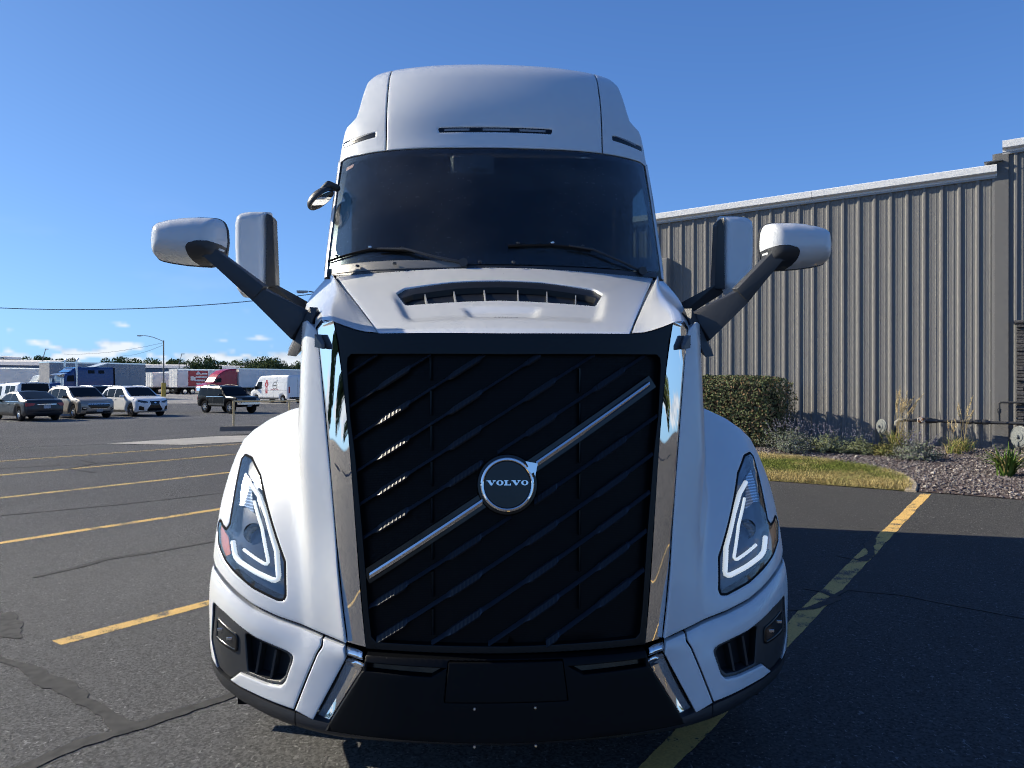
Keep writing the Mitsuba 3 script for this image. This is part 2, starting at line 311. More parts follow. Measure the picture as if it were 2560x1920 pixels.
for i, (pts, w) in enumerate((
    ([(-2.25, 2.55), (-1.96, 2.94), (-1.87, 3.14), (-1.75, 3.25), (-1.66, 3.31), (-1.52, 3.48), (-1.39, 3.62), (-1.1, 3.9)], [.05, .06, .07, .09, .07, .06, .055, .05]),
    ([(-3.1, 4.2), (-2.85, 4.08), (-2.63, 3.97), (-2.44, 3.84), (-2.28, 3.73), (-2.15, 3.62), (-2.12, 3.56), (-1.93, 3.44), (-1.74, 3.29)], [.08, .06, .06, .09, .11, .07, .06, .08, .12]),
    ([(-3.5, 4.75), (-3.24, 4.62), (-2.98, 4.43)], [.3, .2, .03]),
    ([(-3.81, 5.81), (-3.64, 6.12), (-3.57, 6.4), (-3.19, 6.78), (-2.6, 7.5)], [.03, .07, .05, .03, .03]),
    ([(2.26, 5.22), (2.5, 5.47), (2.83, 5.34), (3.36, 4.8), (4.6, 3.9)], [.03, .04, .025, .03, .03]),
    ([(1.5, 4.9), (1.84, 4.97), (2.05, 5.01), (2.34, 5.25), (2.30, 5.42), (2.2, 5.5)], [.02, .03, .05, .08, .05, .02]),
    ([(2.9, 6.55), (3.05, 6.35), (3.25, 6.6), (3.4, 6.95), (3.62, 7.3)], [.02, .09, .06, .1, .02]),
    ([(-9, 6.6), (-5.96, 8.51), (-4.98, 9.29), (-4.13, 10.19), (-2, 11.6)], .03),
    ([(-8.67, 14.68), (-8.02, 14.1), (-8.0, 13.18), (-7.2, 12.6)], .05),
    ([(-12, 11.5), (-9.0, 13.4), (-6.2, 15.2)], .035), ([(-15, 17), (-11.0, 19.4), (-8.5, 20.3)], .06))):
    part(lot, 'crack_seal', sheet(rough_strip(pts, w, 40 + i, .6), .0042, .05), 'mat_crack_seal', True)
part(lot, 'concrete_apron', sheet(Polygon([(-10.9, 19.6), (-9.2, 22.9), (-2, 25.5), (-1, 23), (-6.9, 19.9), (-8.36, 18.64)]), .010, .6), 'mat_concrete', True)
yard = Polygon([(-60, 68), (-20, 66), (10, 62), (60, 100), (40, 128), (-60, 126), (-140, 120), (-140, 78)])
part(lot, 'gravel_yard', sheet(yard, .012, 4.0), 'mat_gravel', True)
for p0, ln in (((-20, 58), 50), ((-18, 46), 30)):
    a = np.array(p0); part(lot, 'far_seam', sheet(rough_strip([a, a + np.array([.95, .12]) * ln], .12, 77, .3), .01, .5), 'mat_concrete', True)

# ------------------------------------------------------------------ planting bed, lawn, edging
def bed_z(x, y):
    n = .582 * np.asarray(x, float) + .813 * np.asarray(y, float)
    return np.clip(.048 * (n - 11.77), 0, .28) + .022 * np.clip((n - 11.76) / .12, 0, 1)
def N(l, n): return n * NW + l * DWALL      # bed coordinates: l along the wall, n away from the camera
front = [N(l, 11.77 + .03 * math.sin(l * 1.7)) for l in np.linspace(14, -6, 60)]
bedp = Polygon(front + [N(-6, 16.95), N(14, 16.95)])
edge_curve = np.array([(5.66, 10.43), (5.88, 10.75), (6.06, 11.2), (6.12, 11.8), (6.02, 12.6), (5.62, 13.4), (4.85, 14.15), (4.0, 14.75), (2.5, 15.8), (-2.0, 19.0)])
from scipy.interpolate import splprep, splev
tck, _ = splprep(edge_curve.T, s=.02); ec = np.stack(splev(np.linspace(0, 1, 160), tck), 1)
lawnp = Polygon(np.vstack([ec, [N(14, 14.6), N(14, 11.72)], np.array([N(l, 11.74) for l in np.linspace(13, 1.9, 40)])])).buffer(0)
lawnp = max(polys(lawnp.intersection(Polygon([N(-6, 11.75), N(-6, 17), N(14, 17), N(14, 11.75)]))), key=lambda g: g.area)
def bsheet(poly, dz, res):
    out = []
    for pg in polys(poly):
        P, f, _ = tri2d(pg, res); out.append(tm(np.stack([P[:, 0], P[:, 1], bed_z(P[:, 0], P[:, 1]) + dz], 1), f))
    return cat(out)
bed = struct('planting_bed'); put(bed, bsheet(bedp, .004, .3), 'mat_mulch', True)
lawn = struct('lawn'); put(lawn, bsheet(lawnp, .012, .3), 'mat_lawn_soil', True)
# grass blades
def scatter(poly, n, r):
    x0, y0, x1, y1 = poly.bounds; out = np.zeros((0, 2))
    while len(out) < n:
        p = np.stack([r.uniform(x0, x1, n * 2), r.uniform(y0, y1, n * 2)], 1); out = np.vstack([out, p[shapely.contains_xy(poly, p[:, 0], p[:, 1])]])
    return out[:n]
def blades(base, h, w, lean, r, seg=1):
    """Curved grass blades: base (n, 3), height, width, lean (n,) -> one mesh."""
    n = len(base); a = r.uniform(0, 2 * math.pi, n); d = np.stack([np.cos(a), np.sin(a), 0 * a], 1); b = r.uniform(0, 2 * math.pi, n); wv = np.stack([np.cos(b), np.sin(b), 0 * b], 1) * w[:, None] / 2
    mid = base + np.array([0, 0, 1]) * (h * .6)[:, None] + d * (h * lean * .35)[:, None]; tip = base + np.array([0, 0, 1]) * (h * (1 - .25 * lean))[:, None] + d * (h * lean)[:, None]
    V = np.stack([base - wv, base + wv, mid - wv * .8, mid + wv * .8, tip], 1).reshape(-1, 3); k = np.arange(n)[:, None] * 5
    F = (k[:, None] + np.array([[0, 1, 3], [0, 3, 2], [2, 3, 4]])[None]).reshape(-1, 3)
    return tm(V, F)
r = np.random.default_rng(3)
vis = lawnp.intersection(Polygon([(2.4, 8), (7, 8), (7, 17), (3, 17)]))
p = scatter(vis, 42000, r); dn = meshkit.fbm(np.stack([p[:, 0] * 1.3, p[:, 1] * 1.3, p[:, 0] * 0], -1), 3)
hh = r.uniform(.04, .10, len(p)); m = blades(np.column_stack([p, bed_z(p[:, 0], p[:, 1]) + .01]), hh, r.uniform(.004, .008, len(p)), r.uniform(.2, 1.0, len(p)), r)
dry = np.clip((dn - .34) * 3.2 + r.normal(0, .28, len(p)) + .8 * np.clip(1 - (.582 * p[:, 0] + .813 * p[:, 1] - 11.75) / .35, 0, 1), 0, 1)[:, None]
col = np.repeat(np.array([.16, .19, .05]) * (1 - dry) + np.array([.46, .37, .17]) * dry, 5, 0) * r.uniform(.75, 1.2, (len(p), 1)).repeat(5, 0)
k = key_of('lawn_grass'); put(k, m, 'mat_blade', False, color=col); labels[k] = {'label': 'short half dry lawn grass', 'category': 'grass', 'kind': 'stuff'}
# tan edging stones between lawn and mulch
edging = thing('bed_edging', 'tan stone edging curving between the lawn and the mulch bed', 'edging')
ecl = LineString(ec); s0 = 0.0
while s0 < ecl.length - .5 and s0 < 10:
    Ls = r.uniform(.30, .42); q = np.array([ecl.interpolate(s0 + t * (Ls - .015)).coords[0] for t in np.linspace(0, 1, 5)]); t = np.gradient(q, axis=0); t /= np.linalg.norm(t, axis=1, keepdims=True); nn = np.stack([-t[:, 1], t[:, 0]], 1)
    z = bed_z(q[:, 0], q[:, 1]); top = .034 + r.uniform(-.008, .010)
    R = np.stack([np.column_stack([q + nn * o, z + hz]) for o, hz in ((-.075, -.03), (-.075, top - .012), (-.06, top), (.06, top), (.075, top - .012), (.075, -.03))], 1)
    part(edging, 'stone', grid_mesh(R, wrap=True, cap=True), 'mat_tan_stone', 30); s0 += Ls
# crushed stone mulch
mulchp = bedp.difference(lawnp.buffer(.08)).intersection(Polygon([(3.5, 8), (11, 8), (11, 18), (4, 18)]))
p = scatter(mulchp, 15000, r); sz = r.uniform(.014, .036, len(p)) ; sz[r.random(len(p)) < .04] *= 1.5
oc = np.array([(1, 0, 0), (0, 1, 0), (-1, 0, 0), (0, -1, 0), (0, 0, 1), (0, 0, -1)], float); of = np.array([(0, 1, 4), (1, 2, 4), (2, 3, 4), (3, 0, 4), (1, 0, 5), (2, 1, 5), (3, 2, 5), (0, 3, 5)])
A = r.normal(size=(len(p), 3, 3)); Qm, _ = np.linalg.qr(A); V = np.einsum('nij,kj->nki', Qm, oc) * (sz[:, None] * r.uniform(.55, 1.1, (len(p), 6)))[..., None] * np.array([1, 1, .75])
V = V + np.column_stack([p, bed_z(p[:, 0], p[:, 1]) + sz * .35])[:, None]
F = (np.arange(len(p))[:, None, None] * 6 + of[None]).reshape(-1, 3)
tone = r.uniform(.55, 1.5, (len(p), 1)); hue = r.random((len(p), 1)); c = (np.array([.145, .122, .122]) * (1 - hue) + np.array([.19, .172, .163]) * hue) * tone; c[r.random(len(p)) < .05] = (.42, .38, .34)
k = key_of('stone_mulch'); put(k, tm(V.reshape(-1, 3), F), 'mat_vertex_rough', False, color=np.repeat(c, 6, 0)); labels[k] = {'label': 'reddish crushed stone covering the planting bed', 'category': 'stones', 'kind': 'stuff'}

# ------------------------------------------------------------------ metal building on the right
bld = thing('metal_building', 'grey ribbed metal building with white roof trim on the right', 'building')
def W3(l, d, z): q = wall_pt(l, d); return np.array([q[0], q[1], z])
PITCH = .305
def rib_profile(l0, l1):
    """(l, depth) polyline of the rolled sheet between l0 and l1, ribs at multiples of the pitch."""
    pts = []
    k0 = math.floor(l0 / PITCH)
    for k in range(k0, math.ceil(l1 / PITCH) + 1):
        c = k * PITCH
        for o, d in ((-.047, 0), (-.019, .032), (.019, .032), (.047, 0), (.088, 0), (.094, .006), (.112, .006), (.118, 0), (.187, 0), (.193, .006), (.211, .006), (.217, 0)):
            pts.append((c + o, d))
    xs = np.array(pts); f = lambda q: float(np.interp(q, xs[:, 0], xs[:, 1]))
    return [(l0, f(l0))] + [p for p in pts if l0 < p[0] < l1] + [(l1, f(l1))]
ZB, ZT, ZT2 = .27, 5.52, 5.95
def sheet_wall(l0, l1, z0, z1):
    pr = rib_profile(l0, l1); v = np.array([[W3(l, d, z) for l, d in pr] for z in (z0, z1)]); return grid_mesh(v)
l = .62
i = 0
while l < 14:
    part(bld, 'wall_panel', sheet_wall(l - .006, l + 3 * PITCH, ZB, ZT), 'mat_wall_metal', False); l += 3 * PITCH
l = .42
while l > -6:
    part(bld, 'wall_panel', sheet_wall(l - 3 * PITCH - .006, l, ZB, ZT2), 'mat_wall_metal', False); l -= 3 * PITCH
def wprism(l0, l1, sec):   # cross-section (depth, z) swept along the wall
    return grid_mesh(np.array([[W3(l, d, z) for d, z in sec] for l in (l0, l1)]), wrap=True, cap=True)
part(bld, 'corner_trim', wprism(.42, .64, [(-.05, ZB), (.05, ZB), (.05, ZT2), (-.05, ZT2)]), 'mat_wall_trim', False)
part(bld, 'corner_flange', wprism(.64, .68, [(-.05, ZB), (.036, ZB), (.036, ZT2), (-.05, ZT2)]), 'mat_wall_trim_light', False)
part(bld, 'base_trim', cat([wprism(.64, 14, [(-.02, ZB - .06), (.045, ZB - .06), (.045, ZB - .02), (.02, ZB), (-.02, ZB)]), wprism(-6, .42, [(-.02, ZB - .06), (.045, ZB - .06), (.045, ZB - .02), (.02, ZB), (-.02, ZB)])]), 'mat_wall_trim_light', False)
part(bld, 'foundation', wprism(-6, 14, [(-.3, -.3), (-.004, -.3), (-.004, ZB - .055), (-.3, ZB - .055)]), 'mat_concrete', False)
for l0, l1, z in ((.60, 14.1, ZT), (-6, .52, ZT2)):
    nseg = 4 if l1 > 1 else 2
    cuts = np.linspace(l0, l1, nseg + 1)
    for a, b in zip(cuts[:-1], cuts[1:]):
        part(bld, 'eave_trim', wprism(a + .003, b - .003, [(-.05, z + .26), (.10, z + .22), (.155, z + .20), (.155, z + .075), (.135, z + .06), (.06, z + .05), (.06, z + .012), (.036, z - .005), (-.05, z - .005)]), 'mat_white_trim', False)
    part(bld, 'gutter_lip', wprism(l0 + .01, l1, [(.0, z - .03), (.050, z - .03), (.050, z + .008), (.0, z + .008)]), 'mat_gray_trim', False)
part(bld, 'roof', cat([grid_mesh(np.array([[W3(.6, -.05, ZT + .25), W3(14.1, -.05, ZT + .25)], [W3(.6, -12, ZT + .9), W3(14.1, -12, ZT + .9)]])), grid_mesh(np.array([[W3(-6, -.05, ZT2 + .25), W3(.5, -.05, ZT2 + .25)], [W3(-6, -12, ZT2 + .9), W3(.5, -12, ZT2 + .9)]]))]), 'mat_white_trim', False)
part(bld, 'end_wall', grid_mesh(np.array([[W3(14.1, 0, 0), W3(14.1, -12, 0)], [W3(14.1, 0, ZT + .2), W3(14.1, -12, ZT + .2)]])), 'mat_wall_metal', False)
part(bld, 'roof_flap', box(W3(.66, .02, ZT + .28), (.30, .22, .02), R=rotz(math.atan2(.582, -.813))), 'mat_print_gray', False)
for zf in (1.4, 2.9, 4.4):
    for l in np.arange(.70, 12, PITCH * 3):
        sc = trimesh.creation.icosphere(0, .011); sc.apply_translation(W3(l + .0, .036, zf)); part(bld, 'fastener', sc, 'mat_wall_trim_light', False)
wb = thing('wall_box', 'grey wall-mounted box high on the metal wall beside the truck', 'box')
RW = rotz(math.atan2(.582, -.813))
put(wb, box(W3(7.46, .115, 4.1), (.34, .20, 1.0), .015, R=RW), 'mat_wall_trim_light', 30)
part(wb, 'cover', box(W3(7.46, .218, 4.1), (.30, .012, .92), .004, R=RW), 'mat_wall_trim_light', 30)
# stone pier at the right edge
pier = thing('stone_pier', 'dark stacked stone facing at the right edge of the building', 'pier')
put(pier, wprism(-1.6, .285, [(-.02, .1), (.10, .1), (.10, 2.66), (-.02, 2.66)]), 'mat_pier_mortar', False)
part(pier, 'cap_stone', wprism(-1.63, .335, [(-.02, 2.665), (.17, 2.665), (.18, 2.70), (.16, 2.73), (-.02, 2.74)]), 'mat_pier_stone', 30)
z = .16; pr_ = np.random.default_rng(21)
while z < 2.64:
    h = min(pr_.uniform(.045, .085), 2.655 - z); l = .30
    while l > -1.5:
        wd = pr_.uniform(.12, .38); d = pr_.uniform(.115, .165)
        part(pier, 'stone', box(W3(l - wd / 2, d / 2, z + h / 2), (wd - .006, d, h - .006), .008, R=RW), 'mat_pier_stone', False); l -= wd
    z += h
# gas piping with regulators
gas = thing('gas_pipe', 'dark gas pipe run with valves along the foot of the metal wall', 'pipe')
pipe_z = .80
put(gas, tube([W3(2.22, .28, pipe_z), W3(1.2, .28, pipe_z - .005), W3(-2, .28, pipe_z - .01)], .030, 12), 'mat_dark_pipe', True)
for l, w in ((1.72, .055), (1.62, .045), (1.05, .05), (.90, .045), (.78, .05), (.02, .045), (-.1, .05)):
    part(gas, 'fitting', tube([W3(l - .05, .28, pipe_z), W3(l + .05, .28, pipe_z)], w, 12), 'mat_dark_pipe', 30)
part(gas, 'valve_body', cat([trimesh.creation.icosphere(2, .075).apply_transform(trimesh.transformations.translation_matrix(W3(1.85, .30, pipe_z + .01))), cyl(W3(1.85, .30, pipe_z), W3(1.85, .42, pipe_z + .02), .045, 12)]), 'mat_rust', 30, label='pale rusty valve body on the gas pipe')
part(gas, 'elbow', tube([W3(2.18, .28, pipe_z), W3(2.25, .28, pipe_z - .005), W3(2.29, .29, pipe_z - .05), W3(2.30, .30, pipe_z - .16)], [.036, .045, .045, .036], 12), 'mat_pipe_gray', True)
part(gas, 'drop_pipe', tube([W3(2.30, .30, pipe_z - .15), W3(2.30, .30, .2)], .03, 10), 'mat_dark_pipe', True)
part(gas, 'riser', tube([W3(.56, .20, pipe_z), W3(.56, .20, 1.16), W3(.54, .20, 1.18), W3(-2, .20, 1.18)], .020, 8), 'mat_dark_pipe', True)
part(gas, 'riser_union', tube([W3(.56, .20, .98), W3(.56, .20, 1.05)], .034, 10), 'mat_dark_pipe', 30)
def regulator(l, d, z, rad, name, label):
    k = thing(name, label, 'gas regulator')
    pr = [(0, .05), (rad * .18, .05), (rad * .2, .035), (rad * .45, .03), (rad * .5, .018), (rad * .86, .012), (rad * .9, .0), (rad, -.005), (rad, -.03), (rad * .85, -.04), (rad * .5, -.09), (0, -.1)]
    face = -NW * .72 + DWALL * .69; face = np.array([*face, .05]); face /= np.linalg.norm(face); a = np.cross([0, 0, 1], face); a /= np.linalg.norm(a); b = np.cross(face, a)
    def orient(m): v = m.vertices; m.vertices = W3(l, d, z) + v[:, :1] * a + v[:, 1:2] * b + v[:, 2:] * face; return m
    put(k, orient(lathe(pr, n=36)), 'mat_light_gray_metal', 30)
    part(k, 'cap', orient(cyl((0, 0, .03), (0, 0, .075), rad * .15, 16)), 'mat_light_gray_metal', 30)
    part(k, 'vent', orient(cat([cyl((0, -rad * .45, .02), (0, -rad * .85, .035), rad * .10, 10)])), 'mat_light_gray_metal', 30)
    for q in range(8 if rad > .18 else 0):
        an = q * math.pi / 4 + .2; part(k, 'bolt', orient(cyl((rad * .93 * math.cos(an), rad * .93 * math.sin(an), -.01), (rad * .93 * math.cos(an), rad * .93 * math.sin(an), .012), rad * .055, 6)), 'mat_pipe_gray', False)
    part(k, 'stem', tube([W3(l, d, z - rad * .6), W3(l, d, .2)], .028, 10), 'mat_dark_pipe', True)
regulator(2.56, .40, .66, .155, 'gas_regulator', 'grey disc-shaped gas regulator behind the dry plume grass')
regulator(.24, .55, .56, .20, 'gas_regulator', 'pale grey gas regulator in front of the dark stone pier')

# ------------------------------------------------------------------ the white truck (local frame: x across, y back from the bumper, z up)
TRUCK = T().translate([-0.016, 2.57, 0]).rotate([0, 0, 1], 2.35)
truck = thing('semi_truck', 'white highway tractor parked nose-on in the foreground with a large black grille', 'truck')
def tp(parent, name, mesh, mat, smooth=35, **kw): return part(parent, name, mesh, mat, smooth, to=TRUCK, **kw)
def both(parent, name, mesh, mat, smooth=35, **kw):
    return tp(parent, name, mesh, mat, smooth, **kw), tp(parent, name, mirror(mesh), mat, smooth, **kw)
def mx(p): return [(-x, z) for x, z in p]
from scipy.interpolate import CubicSpline
# fender crown: a cubic surface through measured points (x, z, depth)
FND = np.array([(.80,.62,.21),(1.0,.68,.32),(1.16,.75,.46),(1.235,.80,.58),(.8,.75,.265),(1.0,.85,.40),(1.15,.9,.52),(1.24,.93,.66),(.8,1.0,.36),(.92,1.08,.49),(1.05,1.05,.58),(1.16,1.05,.66),(1.25,1.02,.74),
 (.92,1.25,.66),(1.1,1.25,.78),(1.2,1.23,.87),(.95,1.4,.86),(1.1,1.37,.93),(1.2,1.29,.95),(.8,1.3,.62),(.8,1.15,.47),(.66,.62,.15),(.66,.8,.20),(1.235,.62,.575),(1.16,.62,.45),(1.0,.6,.31)])
def _feat(x, z): return np.stack([x * 0 + 1, x, z, x * x, x * z, z * z, x ** 3, x * x * z, x * z * z, z ** 3], -1)
_fc = np.linalg.lstsq(_feat(FND[:, 0], FND[:, 1]), FND[:, 2], rcond=None)[0]
_pb = CubicSpline([-.4, 0, .4, .8, 1.04, 1.16, 1.235, 1.3], [.035, 0, .035, .14, .305, .43, .57, .74])
_qb = CubicSpline([-.4, 0, .4, .62, .8, 1.0, 1.24], [.1, .09, .12, .19, .22, .10, 0.0])
def edge_y(z): return .125 + .222 * (z - .6)
def splus(t, w): return w * np.logaddexp(0, t / w)
def D(x, z):
    """Depth of the white nose skin: flat cheek beside the grille, rounded fender crown, bumper below."""
    x = np.abs(np.asarray(x, float)); z = np.asarray(z, float)
    xo = .584 + .147 * np.clip((z - .6) / 1.12, -1, 1.1)
    xc = .808 - .07 * np.clip((1.25 - z) / .6, 0, 1)
    cheek = edge_y(z) + .55 * (x - xo) + 2.0 * splus(x - xc, .010) + 12 * splus(x - .853, .006)
    fen = _feat(x, np.clip(z, .5, 1.6)) @ _fc
    k = .022; m = np.minimum(cheek, fen)
    up = m - k * np.log(np.exp(-(cheek - m) / k) + np.exp(-(fen - m) / k))
    low = _pb(x) + (z - .28) * _qb(x)
    t = np.clip((z - .50) / .12, 0, 1); t = t * t * (3 - 2 * t)
    return low * (1 - t) + up * t
def poly_y(x): return 0.17 * x * x + 0.12 * np.abs(x) ** 3
def DG(x, z):  # the grille face is a plain barrel-shaped sheet
    x = np.asarray(x, float); z = np.asarray(z, float)
    return 0.018 + 0.139 * (z - 0.55) - 0.01 * (z - 0.55) ** 2 + poly_y(x)
_cz = CubicSpline([2.0, 2.2, 2.65, 3.0, 3.15, 3.4, 3.7, 3.9, 4.0, 4.06], [1.73, 1.83, 2.07, 2.27, 2.355, 2.45, 2.64, 2.86, 3.08, 3.3])
def C(x, z):
    x = np.abs(np.asarray(x, float)); z = np.asarray(z, float)
    return _cz(z) + .15 * x * x + .13 * x ** 4
W, GB, BP, CH = 'mat_white_paint', 'mat_gloss_black', 'mat_black_plastic', 'mat_chrome'

# --- grille
GIE = [(.666,1.789),(.642,1.71),(.615,1.52),(.582,1.25),(.558,1.03),(.54,.87),(.512,.625),(.508,.592)]
GOUT = [(0,1.736),(.471,1.738),(.530,1.742),(.57,1.751),(.62,1.767)] + GIE + [(0,.588)]
GIN = [(0,1.656),(.588,1.659),(.602,1.645),(.604,1.615),(.587,1.421),(.564,1.277),(.548,1.14),(.53,.998),(.5,.713),(.488,.634),(.47,.618),(0,.613)]
def full(half): return half + [(-x, z) for x, z in half[::-1] if x > 1e-6]
gout, gin = Polygon(full(GOUT)), Polygon(full(GIN))
grille = key_of(f'{truck}__grille')
put(grille, panel(gout.difference(gin), DG, 0.022, 0.04, rim=0.003), 'mat_frame_black', 30, to=TRUCK)
part(grille, 'mesh_screen', panel(gin.buffer(0.01), DG, 0.05, 0, off=0.036), 'mat_grille_mesh', True, to=TRUCK)
BUMPS = [(-.475,-.361),(-.207,-.092),(.077,.186),(.339,.456)]
emb_c = (0.003, 1.179)
keep = gin.difference(Point(emb_c).buffer(0.118, 24))
def slat_mesh(line):
    p = ring = np.asarray(line.coords); L = line.length; n = max(4, int(L / 0.0055)); s = np.linspace(0, L, n)
    xy = np.array([line.interpolate(q).coords[0] for q in s]); x, z = xy[:, 0], xy[:, 1]
    b = np.zeros(n)
    for a, c in BUMPS: b = np.maximum(b, np.clip(np.minimum((x - a + 0.012) / 0.022, (c + 0.004 - x) / 0.010), 0, 1))
    up = 0.0065 + 0.0055 * b; dn = 0.0065 + 0.0085 * b; yf = DG(x, z) + 0.004 - 0.005 * b; yb = DG(x, z) + 0.034
    sec = lambda o: np.stack([np.stack([x, yb, z + up], 1), np.stack([x, yf + 0.016 - o, z + up], 1), np.stack([x, yf - o, z - dn * .55], 1), np.stack([x, yf + 0.004 - o, z - dn], 1), np.stack([x, yb, z - dn], 1)], 1)
    pads = []; on = b > .7; i = 0; R1 = sec(.0015 + .002 * (np.arange(n) % 3 == 0))
    while i < n:
        if on[i]:
            j = i
            while j + 1 < n and on[j + 1]: j += 1
            if j - i > 3: pads.append(grid_mesh(R1[i:j + 1], wrap=True, cap=True))
            i = j + 1
        else: i += 1
    return grid_mesh(sec(0), wrap=True, cap=True), pads
for k in range(-5, 7):
    if k == 0: continue
    z0 = 1.181 + 0.131 * k
    g = LineString([(-.7, z0 - .7 * .635), (.7, z0 + .7 * .635)]).intersection(keep)
    for ln in (g.geoms if hasattr(g, 'geoms') else [g]):
        if ln.length < 0.06: continue
        m, pads = slat_mesh(ln); part(grille, 'slat', m, 'mat_slat', 30, to=TRUCK)
        for q in pads: part(grille, 'slat_pad', q, 'mat_slat_pad', False, to=TRUCK)
for sx in (-1, 1):
    vb = LineString([(sx * .262, .5), (sx * .285, 1.8)]).intersection(gin)
    for k in range(-5, 7):
        za, zb = 1.181 + .131 * k + sx * .27 * .64 + .03, 1.181 + .131 * (k + 1) + sx * .27 * .64 - .012
        q = vb.intersection(sbox(-1, za, 1, zb))
        if q.is_empty or q.length < .04: continue
        (xa, z1), (xb, z2) = q.coords[0], q.coords[-1]
        P = np.array([(xa, z1), (xb, z2)]); y = DG(P[:, 0], P[:, 1])
        R = np.stack([[(P[i, 0] + dx, y[i] + dy, P[i, 1]) for dx, dy in ((-.006, .035), (-.006, .018), (-.004, .014), (.003, .020), (.005, .024), (.005, .035))] for i in (0, 1)])
        part(grille, 'upright', grid_mesh(R, wrap=True, cap=True), 'mat_frame_black', 30, to=TRUCK)
# --- chrome diagonal and round emblem
def bar_mesh(a, b, h=0.0110):
    a, b = np.array(a), np.array(b); n = 12; P = a + (b - a) * np.linspace(0, 1, n)[:, None]
    y = DG(P[:, 0], P[:, 1]); sec = [(-h, .02), (-h, -.0075), (-.001, -.0115), (.002, -.0118), (h - .001, -.0085), (h, -.006), (h, .02)]
    return grid_mesh(np.stack([[(P[i, 0], y[i] - 0.006 + dy, P[i, 1] + dz) for dz, dy in sec] for i in range(n)]), wrap=True, cap=True)
for a, b in (((-.497, .850), (-.088, 1.119)), ((.108, 1.252), (.552, 1.545))):
    bk = tp(grille, 'diagonal_bar', bar_mesh(a, b), CH, 30)
    A, B = np.array(a), np.array(b); u = (B - A) / np.linalg.norm(B - A)
    q = LineString([A - u * .02, B + u * .02]).buffer(.026, cap_style='flat')
    tp(grille, 'bar_backing', panel(q.intersection(gin), DG, .02, .03, off=.006), GB, 30)
emblem = key_of(f'{truck}__emblem')
ey = float(DG(0.0, 1.179)) - 0.004
tilt = math.radians(7.5)
def emb(m):  # from (x, y up, z towards the viewer) to the tilted grille face
    v = m.vertices; c, s = math.cos(tilt), math.sin(tilt)
    m.vertices = np.stack([emb_c[0] + v[:, 0], ey + v[:, 1] * s - v[:, 2] * c, emb_c[1] + v[:, 1] * c + v[:, 2] * s], 1); return m
RO, RI = 0.0985, 0.0840
ring = lathe([(RI - .001, -.03), (RI, .003), (RI + .0008, .008), (RI + .003, .0118), (RI + .006, .0130), (RO - .004, .0126), (RO - .0012, .0105), (RO, .007), (RO, -.03)], n=72)
put(emblem, emb(ring), CH, 25, to=TRUCK)
part(emblem, 'disc', emb(lathe([(0, .002), (RI - .0005, .002)], n=64)), GB, True, to=TRUCK)
part(emblem, 'surround', emb(lathe([(.096, -.02), (.096, .002), (.108, .001), (.112, -.006), (.112, -.04)], n=64)), GB, 30, to=TRUCK)
ar = Polygon([(.066, .084), (.1115, .0765), (.1015, .030), (.094, .0465), (.082, .040), (.069, .054), (.0805, .0655)])
q45 = Polygon([(.0655,.0835),(.1105,.0755),(.1005,.0285),(.0955,.0435),(.0875,.0385),(.0690,.0560),(.0760,.0650)])
part(emblem, 'arrow', emb(trimesh.creation.extrude_polygon(q45, .020, engine='earcut')), CH, False, to=TRUCK)
def serif_letter(ch, w, h):
    t, s = w * .30, h * .17
    if ch == 'V':
        g = Polygon([(w*.06,h),(w*.38,h),(w*.60,h*.30),(w*.80,h),(w*.92,h),(w*.58,0),(w*.44,0)])
        return g.union(sbox(0, h - s, w * .46, h)).union(sbox(w * .66, h - s, w, h))
    if ch == 'O':
        from shapely import affinity
        e = affinity.scale(Point(w / 2, h / 2).buffer(.5, 24), w, h); i = affinity.scale(Point(w / 2, h / 2).buffer(.5, 24), w * .44, h * .74)
        return e.difference(i)
    g = sbox(w * .16, 0, w * .46, h).union(sbox(0, h - s, w * .62, h)).union(sbox(0, 0, w, s))
    return g.union(Polygon([(w * .86, s), (w, 0), (w, h * .45), (w * .93, h * .45)]))
from shapely import affinity
x = -.0755
letters = []
for ch, w in (('V', .0335), ('O', .0255), ('L', .0255), ('V', .0335), ('O', .0255)):
    for g in polys(serif_letter(ch, w, .0185)):
        m = trimesh.creation.extrude_polygon(g, .007, engine='earcut'); m.apply_translation([x, -.003, .002]); letters.append(m)
    x += w + .002
for m in letters: part(emblem, 'letter', emb(m), CH, False, to=TRUCK)

# --- chrome side blades, cheek and fender
CHO = [(.724,1.798),(.754,1.767),(.737,1.721),(.712,1.506),(.690,1.342),(.664,1.171),(.650,1.06),(.626,.868),(.603,.731),(.584,.605)]
blade = Polygon(GIE[:-1] + [(.512,.597),(.582,.604)] + CHO[::-1])
def DB(x, z):  # the blade turns from the grille edge back towards the cheek
    x = np.abs(np.asarray(x, float)); z = np.asarray(z, float)
    zi = np.array([p[1] for p in GIE[::-1]]); xi = np.interp(z, zi, [p[0] for p in GIE[::-1]])
    zo = np.array([p[1] for p in CHO[::-1]]); xo = np.interp(z, zo, [p[0] for p in CHO[::-1]])
    t = np.clip((x - xi) / np.maximum(xo - xi, .02), 0, 1.2)
    return DG(xi, z) * (1 - t) + edge_y(z) * t - .012 * np.sin(np.pi * np.clip(t, 0, 1)) - .004
nz = 120
zi = np.array([p[1] for p in GIE[:-1]][::-1]); xi = np.array([p[0] for p in GIE[:-1]][::-1]); zo = np.array([p[1] for p in CHO[1:]][::-1]); xo_ = np.array([p[0] for p in CHO[1:]][::-1])
ci, co = CubicSpline(zi, np.poly1d(np.polyfit(zi, xi, 3))(zi)), np.poly1d(np.polyfit(zo, xo_, 3))
uu = np.linspace(0, 1, nz); zin, zou = .600 + uu * (1.787 - .600), .606 + uu * (1.765 - .606)
rows = []
